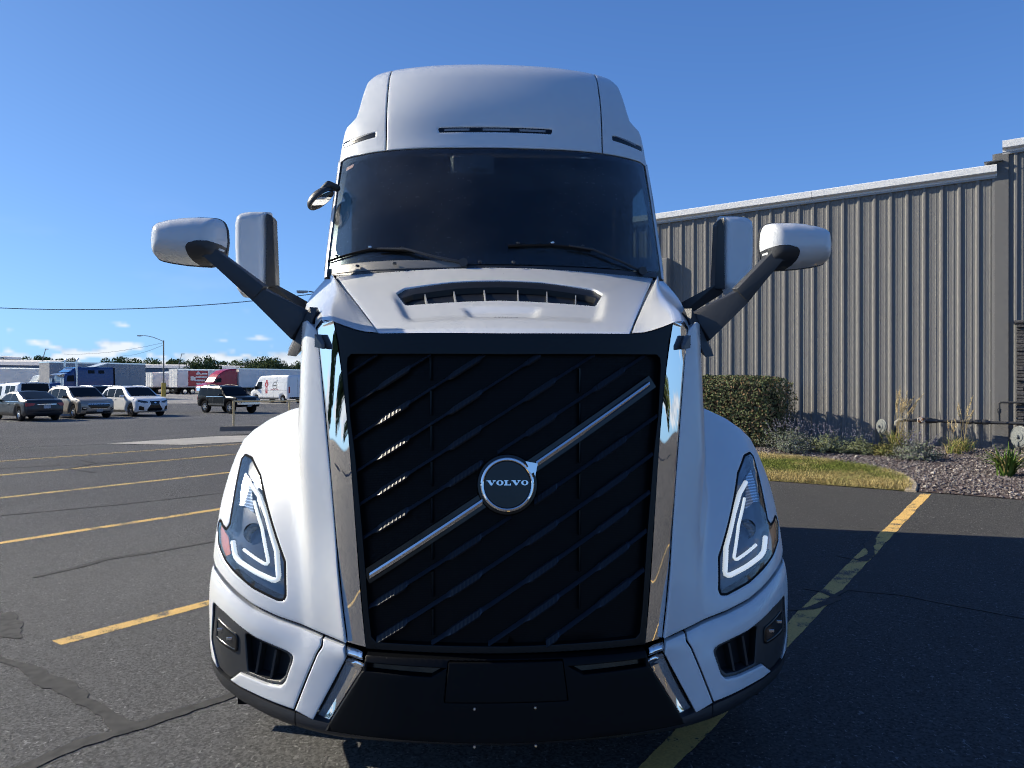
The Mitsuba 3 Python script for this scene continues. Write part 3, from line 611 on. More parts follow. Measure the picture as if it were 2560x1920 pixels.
for tt in np.linspace(0, 1, 9):
    X = ci(zin) * (1 - tt) + co(zou) * tt; Z = zin * (1 - tt) + zou * tt
    Y = DG(ci(zin), zin) * (1 - tt) + edge_y(zou) * tt - .003 * math.sin(math.pi * tt) - .004
    rows.append(np.stack([X, Y, Z], 1))
rows = [rows[0] + [-.001, .03, 0]] + rows + [rows[-1] + [.001, .03, 0]]
bladeM = np.stack(rows, 1)
top = bladeM[-1].copy(); kk = np.linspace(0, 1, len(top)); top[:, 2] = np.interp(kk, [0, .62, 1], [1.789, 1.799, 1.767]); top[:, 0] = np.interp(kk, [0, .62, 1], [top[0, 0], .724, top[-1, 0]])
bladeM = grid_mesh(np.concatenate([bladeM, top[None], top[None] + [0, .03, -.003]], 0))
for s in (1, -1):
    b = bladeM
    tp(truck, 'chrome_blade', b if s > 0 else mirror(b), CH, 50)
    h = np.array([(.69, DB(.70, 1.742) + 0, 1.742)])
    y0 = float(DB(.70, 1.74))
    hook = trimesh.convex.convex_hull(np.vstack([box((.733, y0 + .03, 1.715), (.022, .04, .05)).vertices, box((.706, y0 - .012, 1.690), (.010, .016, .016)).vertices]))
    tp(truck, 'blade_latch', hook if s > 0 else mirror(hook), 'mat_print_gray', 30)
FB = [(.582,.602),(.673,.617),(.759,.634),(.868,.654),(.979,.682),(1.064,.715),(1.158,.755),(1.212,.778),(1.234,.803)]
FO = [(1.238,.85),(1.244,.933),(1.25,1.024),(1.249,1.121),(1.24,1.21),(1.223,1.279),(1.174,1.327),(1.096,1.378),(.985,1.425),(.90,1.445)]
fender = Polygon([(x, z + .005) for x, z in FB] + FO + [(.868,1.45),(.862,1.60),(.858,1.72),(.835,1.80),(.80,1.803)] + [(x + .002, z) for x, z in CHO[1:-1]]).buffer(0)
HL = [(1.175,1.217),(1.129,1.209),(1.053,1.145),(.968,1.014),(.862,.849),(.845,.737),(.850,.722),(.874,.720),(.985,.750),(1.084,.792),(1.145,.822),(1.2,.864),(1.229,.92),(1.228,.955),(1.201,.935),(1.169,.926),(1.152,.953),(1.162,1.041),(1.177,1.139),(1.186,1.202)]
hl = smooth_poly(HL, .006)
fend = panel(fender.difference(hl.buffer(.007)), D, .016, .02, rim=.008)
fkeys = both(truck, 'fender', fend, W, 40)
arc = np.array(FB[-1:] + FO); ya = D(arc[:, 0], arc[:, 1]) + .01
yend = np.where(arc[:, 1] > 1.2, 1.85, 1.02)
strip = grid_mesh(np.stack([np.stack([arc[:, 0], ya, arc[:, 1]], 1), np.stack([arc[:, 0], .4 * ya + .6 * yend, arc[:, 1] + .01], 1), np.stack([arc[:, 0], yend, arc[:, 1]], 1)]))
for fk, m in zip(fkeys, (strip, mirror(strip))): part(fk, 'arch_top', m, W, 40, to=TRUCK)

# --- headlights: a recessed housing with light guides behind a clear lens
for s in (1, -1):
    f = (lambda m: m) if s > 0 else mirror
    hk = key_of(f'{truck}__headlight')
    put(hk, f(panel(hl.buffer(.012), D, .02, 0, off=.055)), 'mat_lamp_housing', True, to=TRUCK)
    labels[hk] = {'label': 'headlight in the shade with bright white light guides' if s > 0 else 'sunlit headlight with glints on its lens'}
    part(hk, 'gasket', f(panel(hl.buffer(.0075).difference(hl.buffer(-.001)), D, .012, .06, off=.003)), 'mat_rubber', 40, to=TRUCK)
    part(hk, 'lens', f(panel(hl.buffer(-.002), D, .02, 0, off=.002)), 'mat_glass', True, to=TRUCK)
    lip = Polygon([(1.175,.926),(1.15,.95),(1.14,.93),(1.10,.86),(1.07,.835),(.99,.80),(.895,.764),(.872,.775),(.868,.80),(.90,.885),(.975,1.005),(1.03,1.075),(1.095,1.115),(1.09,1.098),(1.045,1.055),(.995,1.0),(.93,.88),(.908,.80),(.99,.828),(1.06,.86),(1.1,.89),(1.13,.94)])
    def guide(pts, w, yoff):
        P = np.array(pts); L = LineString(P); n = int(L.length / .012); q = np.array([L.interpolate(t, normalized=True).coords[0] for t in np.linspace(0, 1, n)])
        return tube(np.stack([q[:, 0], D(q[:, 0], q[:, 1]) + yoff, q[:, 1]], 1), w, 10)
    o = guide([(1.088,1.105),(1.032,1.066),(.975,.995),(.905,.880),(.882,.786),(.90,.776),(.987,.797),(1.074,.824),(1.100,.838),(1.126,.888)], .0105, .022)
    i = guide([(1.056,1.045),(.990,.952),(.944,.853),(.936,.832),(.95,.828),(1.0,.845),(1.062,.868)], .0068, .026)
    for gm in (o, i):
        gk = part(hk, 'light_guide', f(gm), 'mat_drl', True, to=TRUCK); scene[gk]['emitter'] = {'type': 'area', 'radiance': rgb(.14, .15, .146)}
    part(hk, 'reflector', f(panel(Polygon([(1.15,1.147),(1.106,1.12),(1.045,1.004),(1.107,1.022),(1.147,1.022),(1.152,1.081)]), lambda x, z: D(x, z) + .04 - .25 * np.abs(x - 1.11), .012, .01)), 'mat_lamp_reflector', 30, to=TRUCK)
    part(hk, 'amber_marker', f(panel(smooth_poly([(1.222,.935),(1.195,.92),(1.16,.90),(1.128,.842),(1.154,.828),(1.2,.868),(1.222,.91)], .004), D, .012, .01, off=.02)), 'mat_amber', 30, to=TRUCK)
    pl = lathe([(0, .014), (.02, .012), (.036, 0), (.042, -.01)], 'y', 24); pl.apply_translation([1.03, float(D(1.03, .93)) + .045, .93])
    part(hk, 'projector', f(pl), 'mat_dark_glass', True, to=TRUCK)

# --- bumper: white corners, lower trim, black centre and lip
def zfb(x): return np.interp(np.abs(x), [p[0] for p in FB], [p[1] for p in FB])
def DBM(x, z):
    e = np.clip((zfb(x) - np.asarray(z, float)) / .075, 0, 1)
    return D(x, z) - .030 * np.sqrt(np.clip(1 - (1 - e) ** 2, 0, 1)) + .006
bump = key_of(f'{truck}__bumper')
INS = [(1.190,.655),(1.103,.636),(.948,.578),(.812,.549),(.788,.537),(.790,.519),(.815,.445),(.834,.425),(.889,.421),(1.022,.432),(1.066,.394),(1.142,.416),(1.195,.50)]
ins = smooth_poly(INS, .012)
BW = Polygon([(.680,.611)] + [(x, z - .007) for x, z in FB[2:-1]] + [(1.222,.79),(1.226,.70),(1.224,.58),(1.212,.47),(1.19,.432),(1.117,.409),(1.021,.385),(.877,.369),(.776,.360),(.733,.471),(.697,.558),(.680,.585)])
IW = Polygon([(.671,.609),(.588,.596),(.580,.556),(.697,.338),(.769,.358),(.726,.470),(.690,.557),(.672,.583)])
ctr_half = [(0,.584),(.500,.584),(.508,.549),(.513,.530),(.640,.326),(0,.318)]
center = Polygon(full(ctr_half))
plate = Polygon([(-.205,.577),(.192,.577),(.207,.449),(-.217,.449)])
slotp = Polygon([(.497,.562),(.213,.556),(.265,.527),(.497,.535)])
put(bump, panel(center.difference(plate.buffer(.002)).difference(slotp).difference(Polygon([(-x, z) for x, z in slotp.exterior.coords])), lambda x, z: DG(x, .6) - .050 - .06 * np.clip((.58 - z) / .3, 0, 1) + .35 * np.clip(z - .565, 0, 1), .025, .06, rim=.005), 'mat_bumper_black', 30, to=TRUCK)
labels[bump] = {'label': 'black centre section of the bumper'}
cf = lambda x, z: DG(x, .6) - .050 - .06 * np.clip((.58 - z) / .3, 0, 1)
part(bump, 'plate_holder', panel(plate, cf, .05, .03, off=-.006, rim=.004), 'mat_bumper_black', 30, to=TRUCK)
for s in (1, -1):
    f = (lambda m: m) if s > 0 else mirror
    part(bump, 'slot', f(panel(slotp.buffer(.004), cf, .04, 0, off=.04)), GB, 30, to=TRUCK)
    bc = part(bump, 'corner', f(panel(BW.difference(ins), DBM, .014, .03, rim=.006)), W, 40, to=TRUCK)
    e = np.array([(1.2215,.787),(1.226,.70),(1.224,.58),(1.212,.47)]); ye = DBM(e[:, 0], e[:, 1]) + .006
    part(bump, 'corner_return', f(grid_mesh(np.stack([np.stack([e[:, 0], ye, e[:, 1]], 1), np.stack([e[:, 0] + .004, ye + .12, e[:, 1]], 1), np.stack([e[:, 0], ye + .35, e[:, 1]], 1)]))), W, 40, to=TRUCK)
    part(bump, 'inner_panel', f(panel(IW, DBM, .016, .03, rim=.005)), W, 40, to=TRUCK)
    # dark inset with lamp and fins
    inner = smooth_poly([(1.005,.585),(.945,.566),(.818,.536),(.802,.520),(.822,.455),(.842,.438),(.895,.434),(.985,.443)], .010)
    frame = ins.buffer(-.002).difference(inner)
    part(bump, 'corner_inset', f(panel(frame, DBM, .016, .06, off=.016, rim=.006)), BP, 40, to=TRUCK)
    part(bump, 'inset_back', f(panel(inner.buffer(.01), DBM, .03, 0, off=.085)), BP, True, to=TRUCK)
    for a, b in (((.934,.556),(.951,.441)), ((.868,.540),(.884,.437))):
        P = np.array([a, b]); y = DBM(P[:, 0], P[:, 1])
        part(bump, 'fin', f(grid_mesh(np.stack([[(P[i, 0] + dx, y[i] + dy, P[i, 1]) for dx, dy in ((-.012, .085), (-.004, .024), (.004, .022), (.004, .085))] for i in (0, 1)]), wrap=True, cap=True)), BP, 30, to=TRUCK)
    fog = smooth_poly([(1.161,.594),(1.048,.563),(1.046,.511),(1.157,.530)], .006)
    part(bump, 'fog_lamp_bezel', f(panel(fog.buffer(.008).difference(fog.buffer(-.004)), DBM, .012, .02, off=.008, rim=.004)), GB, 40, to=TRUCK)
    fl = part(bump, 'fog_lamp', f(panel(fog.buffer(-.003), DBM, .015, .01, off=.013)), 'mat_dark_glass', 40, to=TRUCK)
    for cx, cz in ((1.13, .566), (1.075, .548)):
        part(bump, 'fog_reflector', f(box((cx, float(DBM(np.array([cx]), np.array([cz]))[0]) + .010, cz), (.03, .004, .012), .002)), 'mat_bright_trim', 30, to=TRUCK)
    # chrome lower trim
    ctop = Polygon([(.582,.594),(.516,.587),(.510,.553),(.578,.560)])
    clow = Polygon([(.577,.553),(.511,.546),(.515,.529),(.645,.324),(.693,.337)])
    tf = lambda x, z: DG(.53, .6) - .012 + .75 * (np.abs(x) - .52) - .045 * np.clip((.56 - z) / .23, 0, 1) - .25 * np.clip(np.abs(x) - .52, 0, 1) * np.clip((.56 - z) / .23, 0, 1)
    part(bump, 'chrome_cap', f(panel(ctop, lambda x, z: tf(x, z) - .030 * np.sin(np.clip((z - .553) / .04, 0, 1) * math.pi), .008, .03, rim=.004)), CH, 35, to=TRUCK)
    part(bump, 'chrome_trim', f(panel(clow, lambda x, z: tf(x, z) - .012 * np.sin(np.clip((z - .528) / .022, 0, 1) * math.pi), .010, .03, rim=.004)), CH, 35, to=TRUCK)
for cx, cz in ((-.115,.429),(.094,.430),(-.115,.311),(.094,.311)):
    sc = lathe([(0, -.004), (.004, -.003), (.0055, 0), (.0055, .004)], 'y', 14); sc.apply_translation([cx, float(cf(np.array([cx]), np.array([cz]))[0]) - .002, cz])
    part(bump, 'screw', sc, 'mat_bright_trim', 30, to=TRUCK)
xl = np.array([0,.3,.6,.78,.9,1.02,1.12,1.19,1.225]); ztop = np.array([.316,.317,.325,.352,.364,.379,.402,.428,.466]); zbot = np.array([.262,.264,.272,.284,.294,.310,.332,.360,.41])
for a, b, sides in ((0, .766, 0), (.770, 1.225, 1), (.770, 1.225, -1)):
    xs = np.linspace(a if sides else -b, b, 60); t, bo = np.interp(np.abs(xs), xl, ztop), np.interp(np.abs(xs), xl, zbot)
    rows = []
    for u in np.linspace(0, 1, 7):
        z = t * (1 - u) + bo * u; y = D(np.abs(xs), np.maximum(z, .28)) - .022 + .05 * u ** 3 - .02 * math.sin(math.pi * u) * 0
        rows.append(np.stack([xs, y, z], 1))
    rows.append(rows[-1] + [0, .25, -.06]); top = rows[0] + [0, .06, .004]
    m = grid_mesh(np.stack([top] + rows))
    part(bump, 'lip', m if sides >= 0 else mirror(m), 'mat_black_plastic', 40, to=TRUCK)

# --- hood: centre panel with vent, shoulders, flanks
def Hs(x, y):
    x = np.asarray(x, float); y = np.asarray(y, float)
    h = 1.742 + .302 * (y - .18) - .098 * x * x
    yf = .18 + .14 * x * x
    h = h - .009 * np.clip(1 - (y - yf) / .07, 0, 1) ** 2
    xc = .385 + (y - .4) * .205
    dish = smoothstep_np(.36, .60, y) * (1 - smoothstep_np(.85, 1.25, y)) * (1 - smoothstep_np(xc - .018, xc + .010, np.abs(x)))
    pad = smoothstep_np(.50, .512, y) * (1 - smoothstep_np(.66, .78, y)) * (1 - smoothstep_np(.112, .135, np.abs(x) - (y - .5) * .18))
    return h - .020 * dish - .013 * pad
def smoothstep_np(a, b, x):
    t = np.clip((np.asarray(x, float) - a) / (b - a), 0, 1); return t * t * (3 - 2 * t)
def panel_top(poly, fn, res, thick, **kw):
    m = panel(poly, lambda x, y: -fn(x, y), res, thick, **kw); v = m.vertices
    return tm(np.stack([v[:, 0], v[:, 2], -v[:, 1]], 1), m.faces)
vent = smooth_poly([(-.524,1.15),(-.49,1.265),(-.24,1.36),(0,1.38),(.24,1.36),(.50,1.265),(.528,1.15),(.445,.875),(.266,.88),(0,.90),(-.266,.88),(-.445,.875)], .02)
xs = np.linspace(-.478, .478, 30)
fr = [(q, float(DG(q, 1.742)) + .006) for q in xs]
xr = np.linspace(1.015, -1.015, 24); rear = [(q, 1.845 + .22 * q * q + .05 * q ** 4) for q in xr]
hoodp = Polygon(fr + rear)
hood = key_of(f'{truck}__hood')
put(hood, panel_top(hoodp.difference(vent), Hs, .020, .012, rim=.004), W, 35, to=TRUCK)
vk = part(hood, 'vent_tray', panel_top(vent.buffer(.012), lambda x, y: Hs(x, y) - .075 + .03 * smoothstep_np(.8, 1.2, y), .03, 0), 'mat_vent_black', True, to=TRUCK)
part(hood, 'vent_mesh', panel_top(smooth_poly([(-.46,.89),(.46,.89),(.50,1.10),(-.50,1.10)], .02), lambda x, y: Hs(x, y) - .052, .03, 0), 'mat_vent_mesh', True, to=TRUCK)
part(hood, 'vent_frame', panel_top(vent.buffer(-.001).difference(smooth_poly([(-.49,1.10),(-.44,1.16),(-.22,1.22),(0,1.235),(.22,1.22),(.44,1.16),(.49,1.12),(.43,.89),(.26,.895),(0,.915),(-.26,.895),(-.43,.89)], .02)), lambda x, y: Hs(x, y) - .006 - .012 * smoothstep_np(1.35, 1.15, y), .02, .03), 'mat_vent_black', 30, to=TRUCK)
for fx in (-.345, -.21, -.07, .085, .22, .355):
    zz = Hs(np.array([fx, fx * 1.12, fx * 1.12, fx]), np.array([.90, 1.24, 1.24, .90]))
    m = grid_mesh(np.array([[(fx - .0028, .895, zz[0] - .014), (fx * 1.13 - .0028, 1.25, zz[1] - .022), (fx * 1.13 - .0028, 1.25, zz[1] - .07), (fx - .0028, .895, zz[0] - .06)], [(fx + .0028, .895, zz[0] - .014), (fx * 1.13 + .0028, 1.25, zz[1] - .022), (fx * 1.13 + .0028, 1.25, zz[1] - .07), (fx + .0028, .895, zz[0] - .06)]]), wrap=True, cap=True)
    part(hood, 'vent_fin', m, 'mat_fin_gray', 30, to=TRUCK)
def on_hood(text, h, x0, y0, sx=1.0):
    m = meshkit.text_mesh(text, h, .001, bold=True); v = m.vertices; v[:, 0] *= sx
    X, Y = v[:, 0] + x0, v[:, 1] * 2.1 + y0
    m.vertices = np.stack([X, Y, Hs(X, Y) + .0015 + v[:, 2]], 1); return m
part(hood, 'warning_label', cat([on_hood('Release hood prop', .0085, -.036, .572), on_hood('before closing', .0085, -.024, .538)]), 'mat_print_gray', False, to=TRUCK, label='grey warning text on the hood')
Q = np.array([(.754,.39,1.767),(.80,.6,1.83),(.864,1.0,1.918),(.93,1.5,2.05),(1.035,2.03,2.195)])
def curve(P, t):
    from scipy.interpolate import CubicSpline
    L = np.r_[0, np.cumsum(np.linalg.norm(np.diff(P, axis=0), axis=1))]; return CubicSpline(L / L[-1], P)(t)
nt, ns = 48, 28
t = np.linspace(0, 1, nt); s = np.linspace(0, 1, ns)
sx_, sy_ = .486 + .537 * t, .262 + 1.80 * t
S = np.stack([sx_, sy_, Hs(sx_, sy_) - .001], 1); Qc = curve(Q, t)
E2 = np.array([(.486,1.741),(.532,1.745),(.57,1.754),(.62,1.771),(.675,1.792),(.724,1.799),(.754,1.768)])
Ex = np.interp(s, np.linspace(0, 1, len(E2)), E2[:, 0]); Ez = np.interp(s, np.linspace(0, 1, len(E2)), E2[:, 1])
E3 = np.stack([Ex, DG(np.minimum(Ex, .66), Ez) - .004 + np.clip((Ex - .66) / .094, 0, 1) * (edge_y(1.767) - DG(.66, 1.79)), Ez], 1)
P = S[:, None] * (1 - s)[None, :, None] + Qc[:, None] * s[None, :, None]
P = P + ((1 - t) ** 3)[:, None, None] * (E3 - (S[0] * (1 - s)[:, None] + Qc[0] * s[:, None]))[None]
P[..., 2] += .028 * (4 * s * (1 - s))[None] * np.clip(t * 3, 0, 1)[:, None]
shoulder = grid_mesh(P)
R = np.array([(.80,.50,1.80),(.83,.72,1.80),(.97,1.2,1.84),(1.12,1.75,1.96),(1.15,1.98,2.07),(1.07,2.06,2.2)]); Rc = curve(R, t)
u = np.linspace(0, 1, 8)
flank = grid_mesh(Qc[:, None] * (1 - u)[None, :, None] + Rc[:, None] * u[None, :, None])
B = np.array([(.848,.49,1.2),(.865,.72,1.2),(.95,1.2,1.2),(1.05,1.75,1.2),(1.06,1.98,1.2),(1.06,2.06,1.2)]); Bc = curve(B, t)
sideM = grid_mesh(Rc[:, None] * (1 - u)[None, :, None] + Bc[:, None] * u[None, :, None] + np.array([.02, 0, 0]) * np.sin(np.pi * u)[None, :, None])
for f in (lambda m: m, mirror):
    sk = part(hood, 'shoulder', f(shoulder), W, 50, to=TRUCK); part(hood, 'flank', f(flank), W, 50, to=TRUCK); part(hood, 'side_panel', f(sideM), W, 50, to=TRUCK)
    bz = [(1.2, .30), (1.0, .50)]
    part(hood, 'seam', f(tube(np.stack([sx_ - .006, sy_, S[:, 2] - .006], 1), .0065, 6)), 'mat_seam', True, to=TRUCK)

# --- cab: roof fairing, windshield, pillars, sides, interior
FL = [(.776,3.967),(.841,3.953),(.899,3.905),(.948,3.815),(.967,3.676),(.979,3.556),(.995,3.47),(1.030,3.438),(1.070,3.41),(1.086,3.369),(1.103,3.264),(1.116,3.128)]
FT = [(0,4.0),(.25,3.999),(.57,3.988)]
FBT = [(1.116,3.128),(1.051,3.150),(.74,3.142),(.283,3.131),(0,3.131)]
fair = Polygon(full(FT + FL[:] + FBT[1:]))
cab = key_of(f'{truck}__cab')
seam = [LineString([(s * .778, 4.1), (s * .778, 3.967), (s * .745, 3.10)]).buffer(.0045) for s in (1, -1)]
lampc = smooth_poly([(-.39,3.289),(.395,3.289),(.385,3.252),(-.38,3.252)], .010)
lampl = smooth_poly([(1.083,3.283),(.832,3.302),(.832,3.265),(1.083,3.246)], .008)
lampr = Polygon([(-x, z) for x, z in lampl.exterior.coords])
body = fair.difference(shapely.unary_union(seam + [lampc, lampl, lampr]))
fk = None
for g in sorted(polys(body), key=lambda g: g.centroid.x):
    k = part(cab, 'roof_fairing', panel(g, C, .03, .03, rim=.010), W, 40, to=TRUCK)
part(cab, 'fairing_backing', panel(fair.buffer(-.02), C, .05, 0, off=.03), 'mat_seam', True, to=TRUCK)
for lp, lens in ((lampc, [(-.345,-.175),(-.085,.10),(.165,.345)]), (lampl, [(.855,1.03)]), (lampr, [(-1.03,-.855)])):
    mk = part(cab, 'marker_lamp', panel(lp, C, .012, .03, off=.004, rim=.005), GB, 35, to=TRUCK)
    for a, b in lens:
        zc = 3.2705 if lp is lampc else None
        za, zb = (3.2705, 3.2705) if zc else (3.265 + .045 * (1.083 - abs(a)) / .25 + .004, 3.265 + .045 * (1.083 - abs(b)) / .25 + .004)
        zz = lambda x: np.interp(x, [a, b], [za, zb])
        part(cab, 'marker_lens', panel(Polygon([(a, za + .008), (b, zb + .008), (b, zb - .008), (a, za - .008)]), C, .012, .01, off=.001), 'mat_lens_white', 35, to=TRUCK)
# shell behind the outline
o = np.array(full(FL)); o = np.vstack([o[:len(FL)][::-1], np.array(FT[::-1]), np.array(FT) * [-1, 1], np.array([(-x, z) for x, z in FL])])
yo = C(np.abs(o[:, 0]), o[:, 1]) + .012
shell = grid_mesh(np.stack([np.stack([o[:, 0], yo, o[:, 1]], 1)] + [np.stack([o[:, 0] * (1 + .02 * q), yo + (5.73 - yo) * q, o[:, 1] + .02 * math.sin(q * 2)], 1) for q in (.1, .4, 1)]))
part(cab, 'roof_shell', shell, W, 45, to=TRUCK)
gz0 = 2.30
glass = Polygon(full([(0,3.124),(.283,3.124),(.74,3.135),(1.045,3.142),(1.085,3.128),(1.09,2.8),(1.092,2.45),(1.088,2.285),(.95,2.262),(.558,2.262),(0,2.265)]))
wk = part(cab, 'windshield', panel(glass.buffer(-.004), C, .05, 0, off=.0), 'mat_windshield', True, to=TRUCK)
frit = smooth_poly(full([(0,3.085),(.283,3.085),(.74,3.095),(1.01,3.10),(1.03,3.06),(1.05,2.75),(1.05,2.43),(1.03,2.375),(.7,2.345),(0,2.342)]), .03)
part(cab, 'windshield_band', panel(glass.buffer(-.006).difference(frit), C, .025, .006, off=.006), GB, 30, to=TRUCK)
part(cab, 'cowl', panel(Polygon(full([(0,2.258),(.558,2.256),(.95,2.256),(1.05,2.275),(1.06,2.235),(.9,2.22),(0,2.215)])), C, .03, .10, off=-.015, rim=.006), BP, 35, to=TRUCK)
cowl2 = Polygon([(-1.06,2.305),(-1.05,2.243),(-.558,2.243),(-.18,2.245),(-.2,2.285),(-.56,2.30)])
part(cab, 'cowl_cover', panel(cowl2, C, .03, .03, off=-.022, rim=.006), 'mat_cowl_gray', 35, to=TRUCK)
pil = Polygon([(1.097,3.128),(1.120,3.132),(1.122,2.8),(1.120,2.4),(1.112,2.23),(1.092,2.235),(1.096,2.45)])
sidewall = Polygon([(2.18,1.1),(5.73,1.1),(5.73,3.15),(2.74,3.15),(2.55,2.85),(2.26,2.3)]).difference(smooth_poly([(2.45,2.36),(3.25,2.36),(3.25,3.02),(2.78,3.02)], .03))
for f in (lambda m: m, mirror):
    part(cab, 'pillar', f(panel(pil, C, .02, .06, off=-.012, rim=.006)), W, 40, to=TRUCK)
    P2, F2, _ = tri2d(sidewall, .15)
    dk = part(cab, 'side_wall', f(tm(np.stack([np.full(len(P2), 1.118), P2[:, 0], P2[:, 1]], 1), F2)), W, False, to=TRUCK)
    part(cab, 'side_window', f(tm([(1.112,2.44,2.35),(1.112,3.26,2.35),(1.112,3.26,3.03),(1.112,2.77,3.03)], [(0,1,2),(0,2,3)])), 'mat_side_glass', False, to=TRUCK)
part(cab, 'rear_wall', box((0, 5.74, 2.5), (2.24, .03, 2.9)), W, False, to=TRUCK)
ik = part(cab, 'interior', cat([box((0, 4.1, 2.4), (2.2, .04, 2.2)), box((0, 3.2, 1.45), (2.2, 1.9, .04)), box((0, 3.45, 3.19), (2.18, 1.3, .03))]), 'mat_interior', False, to=TRUCK)
part(cab, 'dashboard', trimesh.convex.convex_hull(np.array([(sx * a, y, z) for sx in (-1, 1) for a, y, z in ((1.04, 2.33, 2.26), (.55, 2.06, 2.26), (1.04, 2.75, 2.30), (1.04, 2.8, 2.1), (.6, 2.05, 2.1))])), 'mat_interior', 30, to=TRUCK)
part(cab, 'header_shelf', box((0, 2.85, 3.0), (1.95, .5, .16), .03), 'mat_interior', 30, to=TRUCK)
for sx in (.48, -.48):
    part(cab, 'seat', cat([box((sx, 3.35, 2.0), (.52, .5, .18), .05), box((sx, 3.62, 2.42), (.5, .16, .75), .06), box((sx, 3.62, 2.88), (.28, .12, .2), .04)]), 'mat_interior_light', 40, to=TRUCK)
part(cab, 'steering_wheel', cat([tube([(.48 + .22 * math.cos(a), 2.78 - .08 * math.sin(a), 2.38 + .2 * math.sin(a)) for a in np.linspace(0, 2 * math.pi, 30)], .016, 8, cap=False), box((.48, 2.77, 2.38), (.4, .03, .06), .01)]), 'mat_interior', True, to=TRUCK)
part(cab, 'camera_housing', cat([box((-.155, 2.36, 3.0), (.29, .10, .15), .02), box((-.10, 2.31, 2.985), (.12, .05, .05), .012)]), BP, 30, to=TRUCK)
part(cab, 'visor_label', cat([box((.14, 2.62, 3.0), (.17, .004, .06)), box((.33, 2.64, 3.0), (.2, .004, .06)), box((-.02, 2.62, 2.98), (.12, .004, .03))]), 'mat_sticker', False, to=TRUCK)
stk = Polygon([(-1.045,3.035),(-1.04,3.065),(-.985,3.082),(-.987,3.055)])
part(cab, 'orange_sticker', panel(stk, C, .02, .002, off=.004), 'mat_orange_sticker', False, to=TRUCK)
def wiper(blade, arm, sweep):
    k = key_of(f'{truck}__wiper')
    b = np.array(blade); L = LineString(b); q = np.array([L.interpolate(v, normalized=True).coords[0] for v in np.linspace(0, 1, 26)])
    q[:, 1] += sweep * np.sin(np.pi * np.linspace(0, 1, 26))
    pts = np.stack([q[:, 0], C(q[:, 0], q[:, 1]) - .018, q[:, 1]], 1)
    put(k, cat([tube(pts, .0048, 6), tube(pts + [0, .010, -.005], .003, 4)]), 'mat_rubber', True, to=TRUCK)
    a = np.array(arm); ap = np.stack([a[:, 0], C(a[:, 0], a[:, 1]) + np.array([-.035] * (len(a) - 1) + [-.03]), a[:, 1]], 1)
    part(k, 'arm', cat([tube(ap, np.linspace(.006, .011, len(ap)), 8)]), BP, True, to=TRUCK)
    part(k, 'pivot', cyl(ap[-1] + [0, -.03, 0], ap[-1] + [0, .03, 0], .026, 14), BP, 40, to=TRUCK)
    for j in (3, 13, 22): part(k, 'clip', box(pts[j] + [0, -.004, .012], (.02, .014, .012), .003), 'mat_bright_trim' if j == 13 else BP, 30, to=TRUCK)
wiper([(-1.095,2.345),(-.80,2.385),(-.51,2.362)], [(-.74,2.385),(-.56,2.372),(-.38,2.315),(-.20,2.272)], .006)
wiper([(.07,2.392),(.33,2.402),(.60,2.386)], [(.45,2.398),(.60,2.382),(.78,2.315),(.93,2.262)], .003)
for nx in (-.86, -.62, -.1, .1): part(cab, 'washer_nozzle', box((nx, float(C(np.array([nx]), np.array([2.27]))[0]) - .045, 2.275), (.022, .03, .014), .004), BP, 30, to=TRUCK)

# --- mirrors
def inflate(poly, y0, depth, r, res=.012):
    def fn(x, z):
        d = shapely.distance(shapely.boundary(poly), shapely.points(np.stack([x, z], 1))); q = np.clip(1 - d / r, 0, 1)
        return y0 - depth * np.sqrt(np.clip(1 - q ** 2.2, 0, 1))
    return panel(poly, fn, res, .012)
HM = [(1.385,2.130),(1.378,2.185),(1.355,2.206),(1.29,2.222),(1.20,2.230),(1.13,2.227),(1.105,2.218),(1.092,2.185),(1.088,2.132),(1.094,2.084),(1.104,2.049),(1.155,2.030),(1.25,2.036),(1.32,2.046),(1.365,2.056),(1.382,2.087)]
hm = smooth_poly(HM, .02)
DM = [(1.655,2.402),(1.655,2.55),(1.645,2.60),(1.615,2.625),(1.54,2.638),(1.430,2.638),(1.422,2.4),(1.420,2.165),(1.485,2.12),(1.56,2.09),(1.61,2.095),(1.645,2.14)]
dm = smooth_poly(DM, .018)
dmi = Polygon([(1.437,2.606),(1.416,2.600),(1.408,2.585),(1.396,2.16),(1.440,2.15),(1.437,2.4)])
